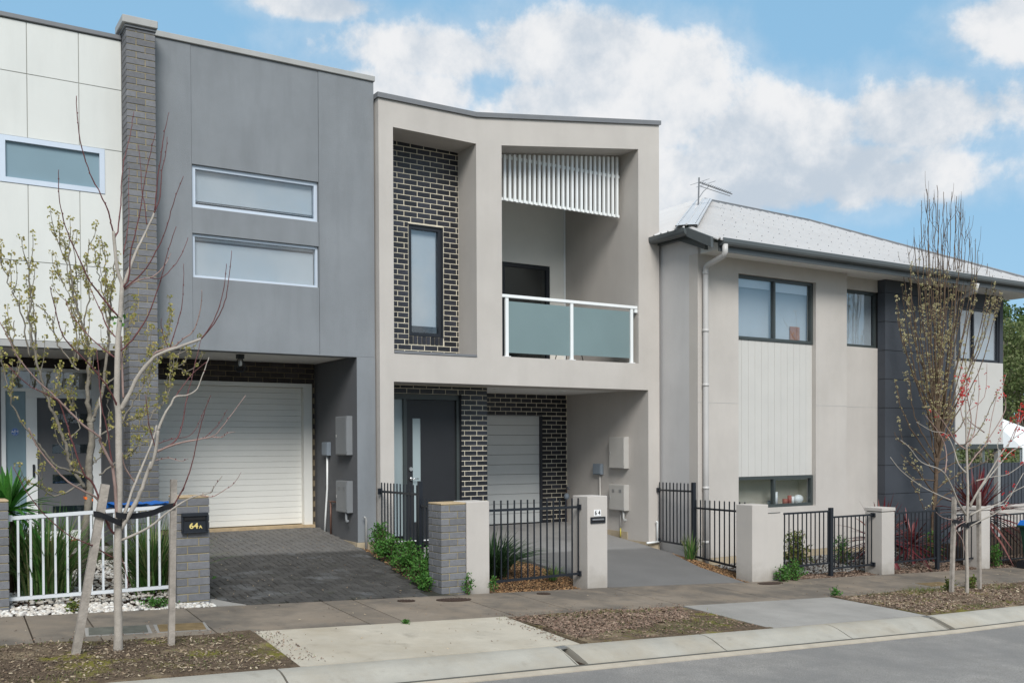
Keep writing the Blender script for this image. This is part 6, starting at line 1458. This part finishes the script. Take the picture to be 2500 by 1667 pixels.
# ============================================================ ODDMENTS
random.seed(77)
bn = thing('wheelie_bin', 'dark green wheelie bin with a blue lid at the right edge of the footpath', 'bin', (18.37, 10.3, -.44))
bz = -.43; body = MB().hexa([(18.14, 10.08, bz), (18.62, 10.08, bz), (18.62, 10.56, bz), (18.14, 10.56, bz)], [(18.06, 10.0, bz+.82), (18.68, 10.0, bz+.82), (18.68, 10.64, bz+.82), (18.06, 10.64, bz+.82)])
part('body', body, M['green_bin'], bn); part('rim', MB().cbox(18.02, 18.72, 9.96, 10.68, bz+.82, bz+.86, .008), M['green_bin'], bn); part('lid', MB().hexa([(18.04, 9.98, bz+.862), (18.70, 9.98, bz+.862), (18.70, 10.68, bz+.862), (18.04, 10.68, bz+.862)], [(18.10, 10.05, bz+.91), (18.64, 10.05, bz+.91), (18.64, 10.66, bz+.95), (18.10, 10.66, bz+.95)]), M['blue_plastic'], bn)
for y in (10.62,): 
    for x in (18.10, 18.66): part('wheel', MB().tube([(x-.03, y, bz+.10), (x+.03, y, bz+.10)], .10, 12), M['strap'], bn)
single('timber_offcut', MB().bar((14.05+.9, 8.75, vz(15, 8.75)+.03), (15.65, 8.86, vz(15.6, 8.86)+.03), .06, .05), M['chip_pale'], 'pale timber offcut lying on the right verge', 'timber')
tp = MB(); n = 14; V = []
for i in range(n+1):
    x = 2.02+.68*i/n; z = 1.335+.008*math.sin(i*1.3)+.006*math.sin(i*2.9)
    V += [(x, 11.62, z), (x, 11.50+.02*math.sin(i), z+.012), (x, 12.0, z+.016), (x, 12.02, z-.05)]
tp.add(V, [(i*4+j, i*4+j+1, (i+1)*4+j+1, (i+1)*4+j) for i in range(n) for j in range(3)])
single('blue_tarp', tp, M['blue_plastic'], 'strip of folded blue tarp showing above the white fence rail', 'tarp')
single('black_post', MB().cbox(1.80, 1.86, 12.0, 12.06, .3, 1.75, .004), M['black_metal'], 'slim black post behind the white fence with a scrap of orange tape', 'post')
single('orange_tape', MB().hexa([(1.785, 11.97, 1.40), (1.87, 11.97, 1.375), (1.87, 12.065, 1.375), (1.785, 12.065, 1.40)], [(1.783, 11.97, 1.43), (1.87, 11.97, 1.40), (1.87, 12.065, 1.40), (1.783, 12.065, 1.43)]), M['orange_plastic'], 'scrap of orange tape on the slim black post', 'tape')

# ============================================================ BEHIND, ON THE RIGHT
def crown_tree(x, y, zg, zc, R_, n, mt, label, seed, ls=.16, th=.18, cat='tree', group='trees beyond the corner house'):
    random.seed(seed); t = thing('gum_tree', label, cat, (x, y, zg), group); wd = MB(); lf_ = MB(); lobes = []
    for k in range(26):
        a = random.uniform(0, 2*PI); e_ = random.uniform(-.7, 1.4); rr = random.uniform(.45, .95)
        lobes.append(Vector((x+R_[0]*math.cos(a)*math.cos(e_)*rr, y+R_[1]*math.sin(a)*math.cos(e_)*rr, zc+R_[2]*math.sin(e_)*rr)))
    limb(wd, [(x, y, zg-.3), (x+.1, y, zg+(zc-zg)*.5), (x-.1, y, zc)], th, th*.5, 8, 4)
    for c in lobes:
        limb(wd, [(x, y, zc-R_[2]*.7), Vector((x, y, zc-R_[2]*.3)).lerp(c, .5)+Vector((0, 0, -.1)), c], th*.35, .02, 5, 3)
        rl = Vector((R_[0], R_[1], R_[2]))*random.uniform(.26, .42)
        for _ in range(n//26):
            d = Vector((random.gauss(0, 1), random.gauss(0, 1), random.gauss(0, 1))).normalized()*random.uniform(.55, 1.)**.6; p = c+Vector((d.x*rl.x, d.y*rl.y, d.z*rl.z*.8))
            leaf(lf_, p, (random.gauss(0, 1), random.gauss(0, 1), random.gauss(-.3, 1)), ls*random.uniform(.25, .4), ls*random.uniform(.7, 1.3))
    part('trunk', wd, M['bark_grey'], t, True); part('crown', lf_, mt, t); return t
crown_tree(40.5, 24.8, -1.6, 4.4, (3.0, 2.6, 3.1), 17000, M['gum'], 'bright grey green tree filling the gap right of the corner house', 61, .15)
crown_tree(52, 33, -2, 6.2, (3.6, 3.2, 3.8), 13000, M['gum_d'], 'dark green tree showing above the end of the corrugated roof', 62, .19)
crown_tree(46.5, 27, -2, 4.6, (3.0, 2.6, 4.2), 11000, M['gum_d'], 'tall dark tree at the right edge behind the brighter one', 63, .18)
crown_tree(37.0, 23.4, -1.4, 1.6, (2.3, 2.0, 2.3), 9000, M['gum'], 'lower bushy tree behind the white marquee', 64, .13)
mq = thing('marquee', 'white peaked marquee roof beyond the corner house', 'marquee', (29.0, 17.4, -.9))
mc = onY(2448, 1040, 17.2)
part('canopy', MB().add([(27.6, 16.2, 1.85), (30.9, 16.2, 1.75), (30.9, 19.5, 1.75), (27.6, 19.5, 1.85), (28.2, 17.9, 3.0)], [(0, 1, 4), (1, 2, 4), (2, 3, 4), (3, 0, 4)]), M['white'], mq)
part('valance', MB().box(27.6, 30.9, 16.19, 16.2, 1.35, 1.85), M['white'], mq)
for x, y in ((27.65, 16.25), (30.8, 16.25), (27.65, 19.4), (30.8, 19.4)): part('leg', MB().box(x, x+.05, y, y+.05, -1., 1.8), M['white'], mq)
ff = thing('slat_fence', 'dark upright slat fence under the white marquee', 'fence', (25.5, 15.6, -.8))
for k in range(26):
    x = 23.2+k*.16; part('slat', MB().box(x, x+.12, 15.6, 15.63, -1.0, 1.45), M['clad_dark'], ff)
for z in (-.5, 1.2): part('rail', MB().box(23.2, 27.4, 15.631, 15.67, z, z+.08), M['clad_dark'], ff)
pw = thing('low_wall', 'pale low garden wall behind the burgundy plant', 'wall', (24.2, 14.4, -.8))
part('body', MB().box(21.6, 27.5, 14.4, 14.6, -1.2, .35), M['stucco'], pw); part('cap', MB().cbox(21.58, 27.52, 14.37, 14.63, .351, .41, .01), M['stucco'], pw)
print('objects', len(bpy.data.objects), 'tris', sum(len(m.polygons) for m in bpy.data.meshes)*2)
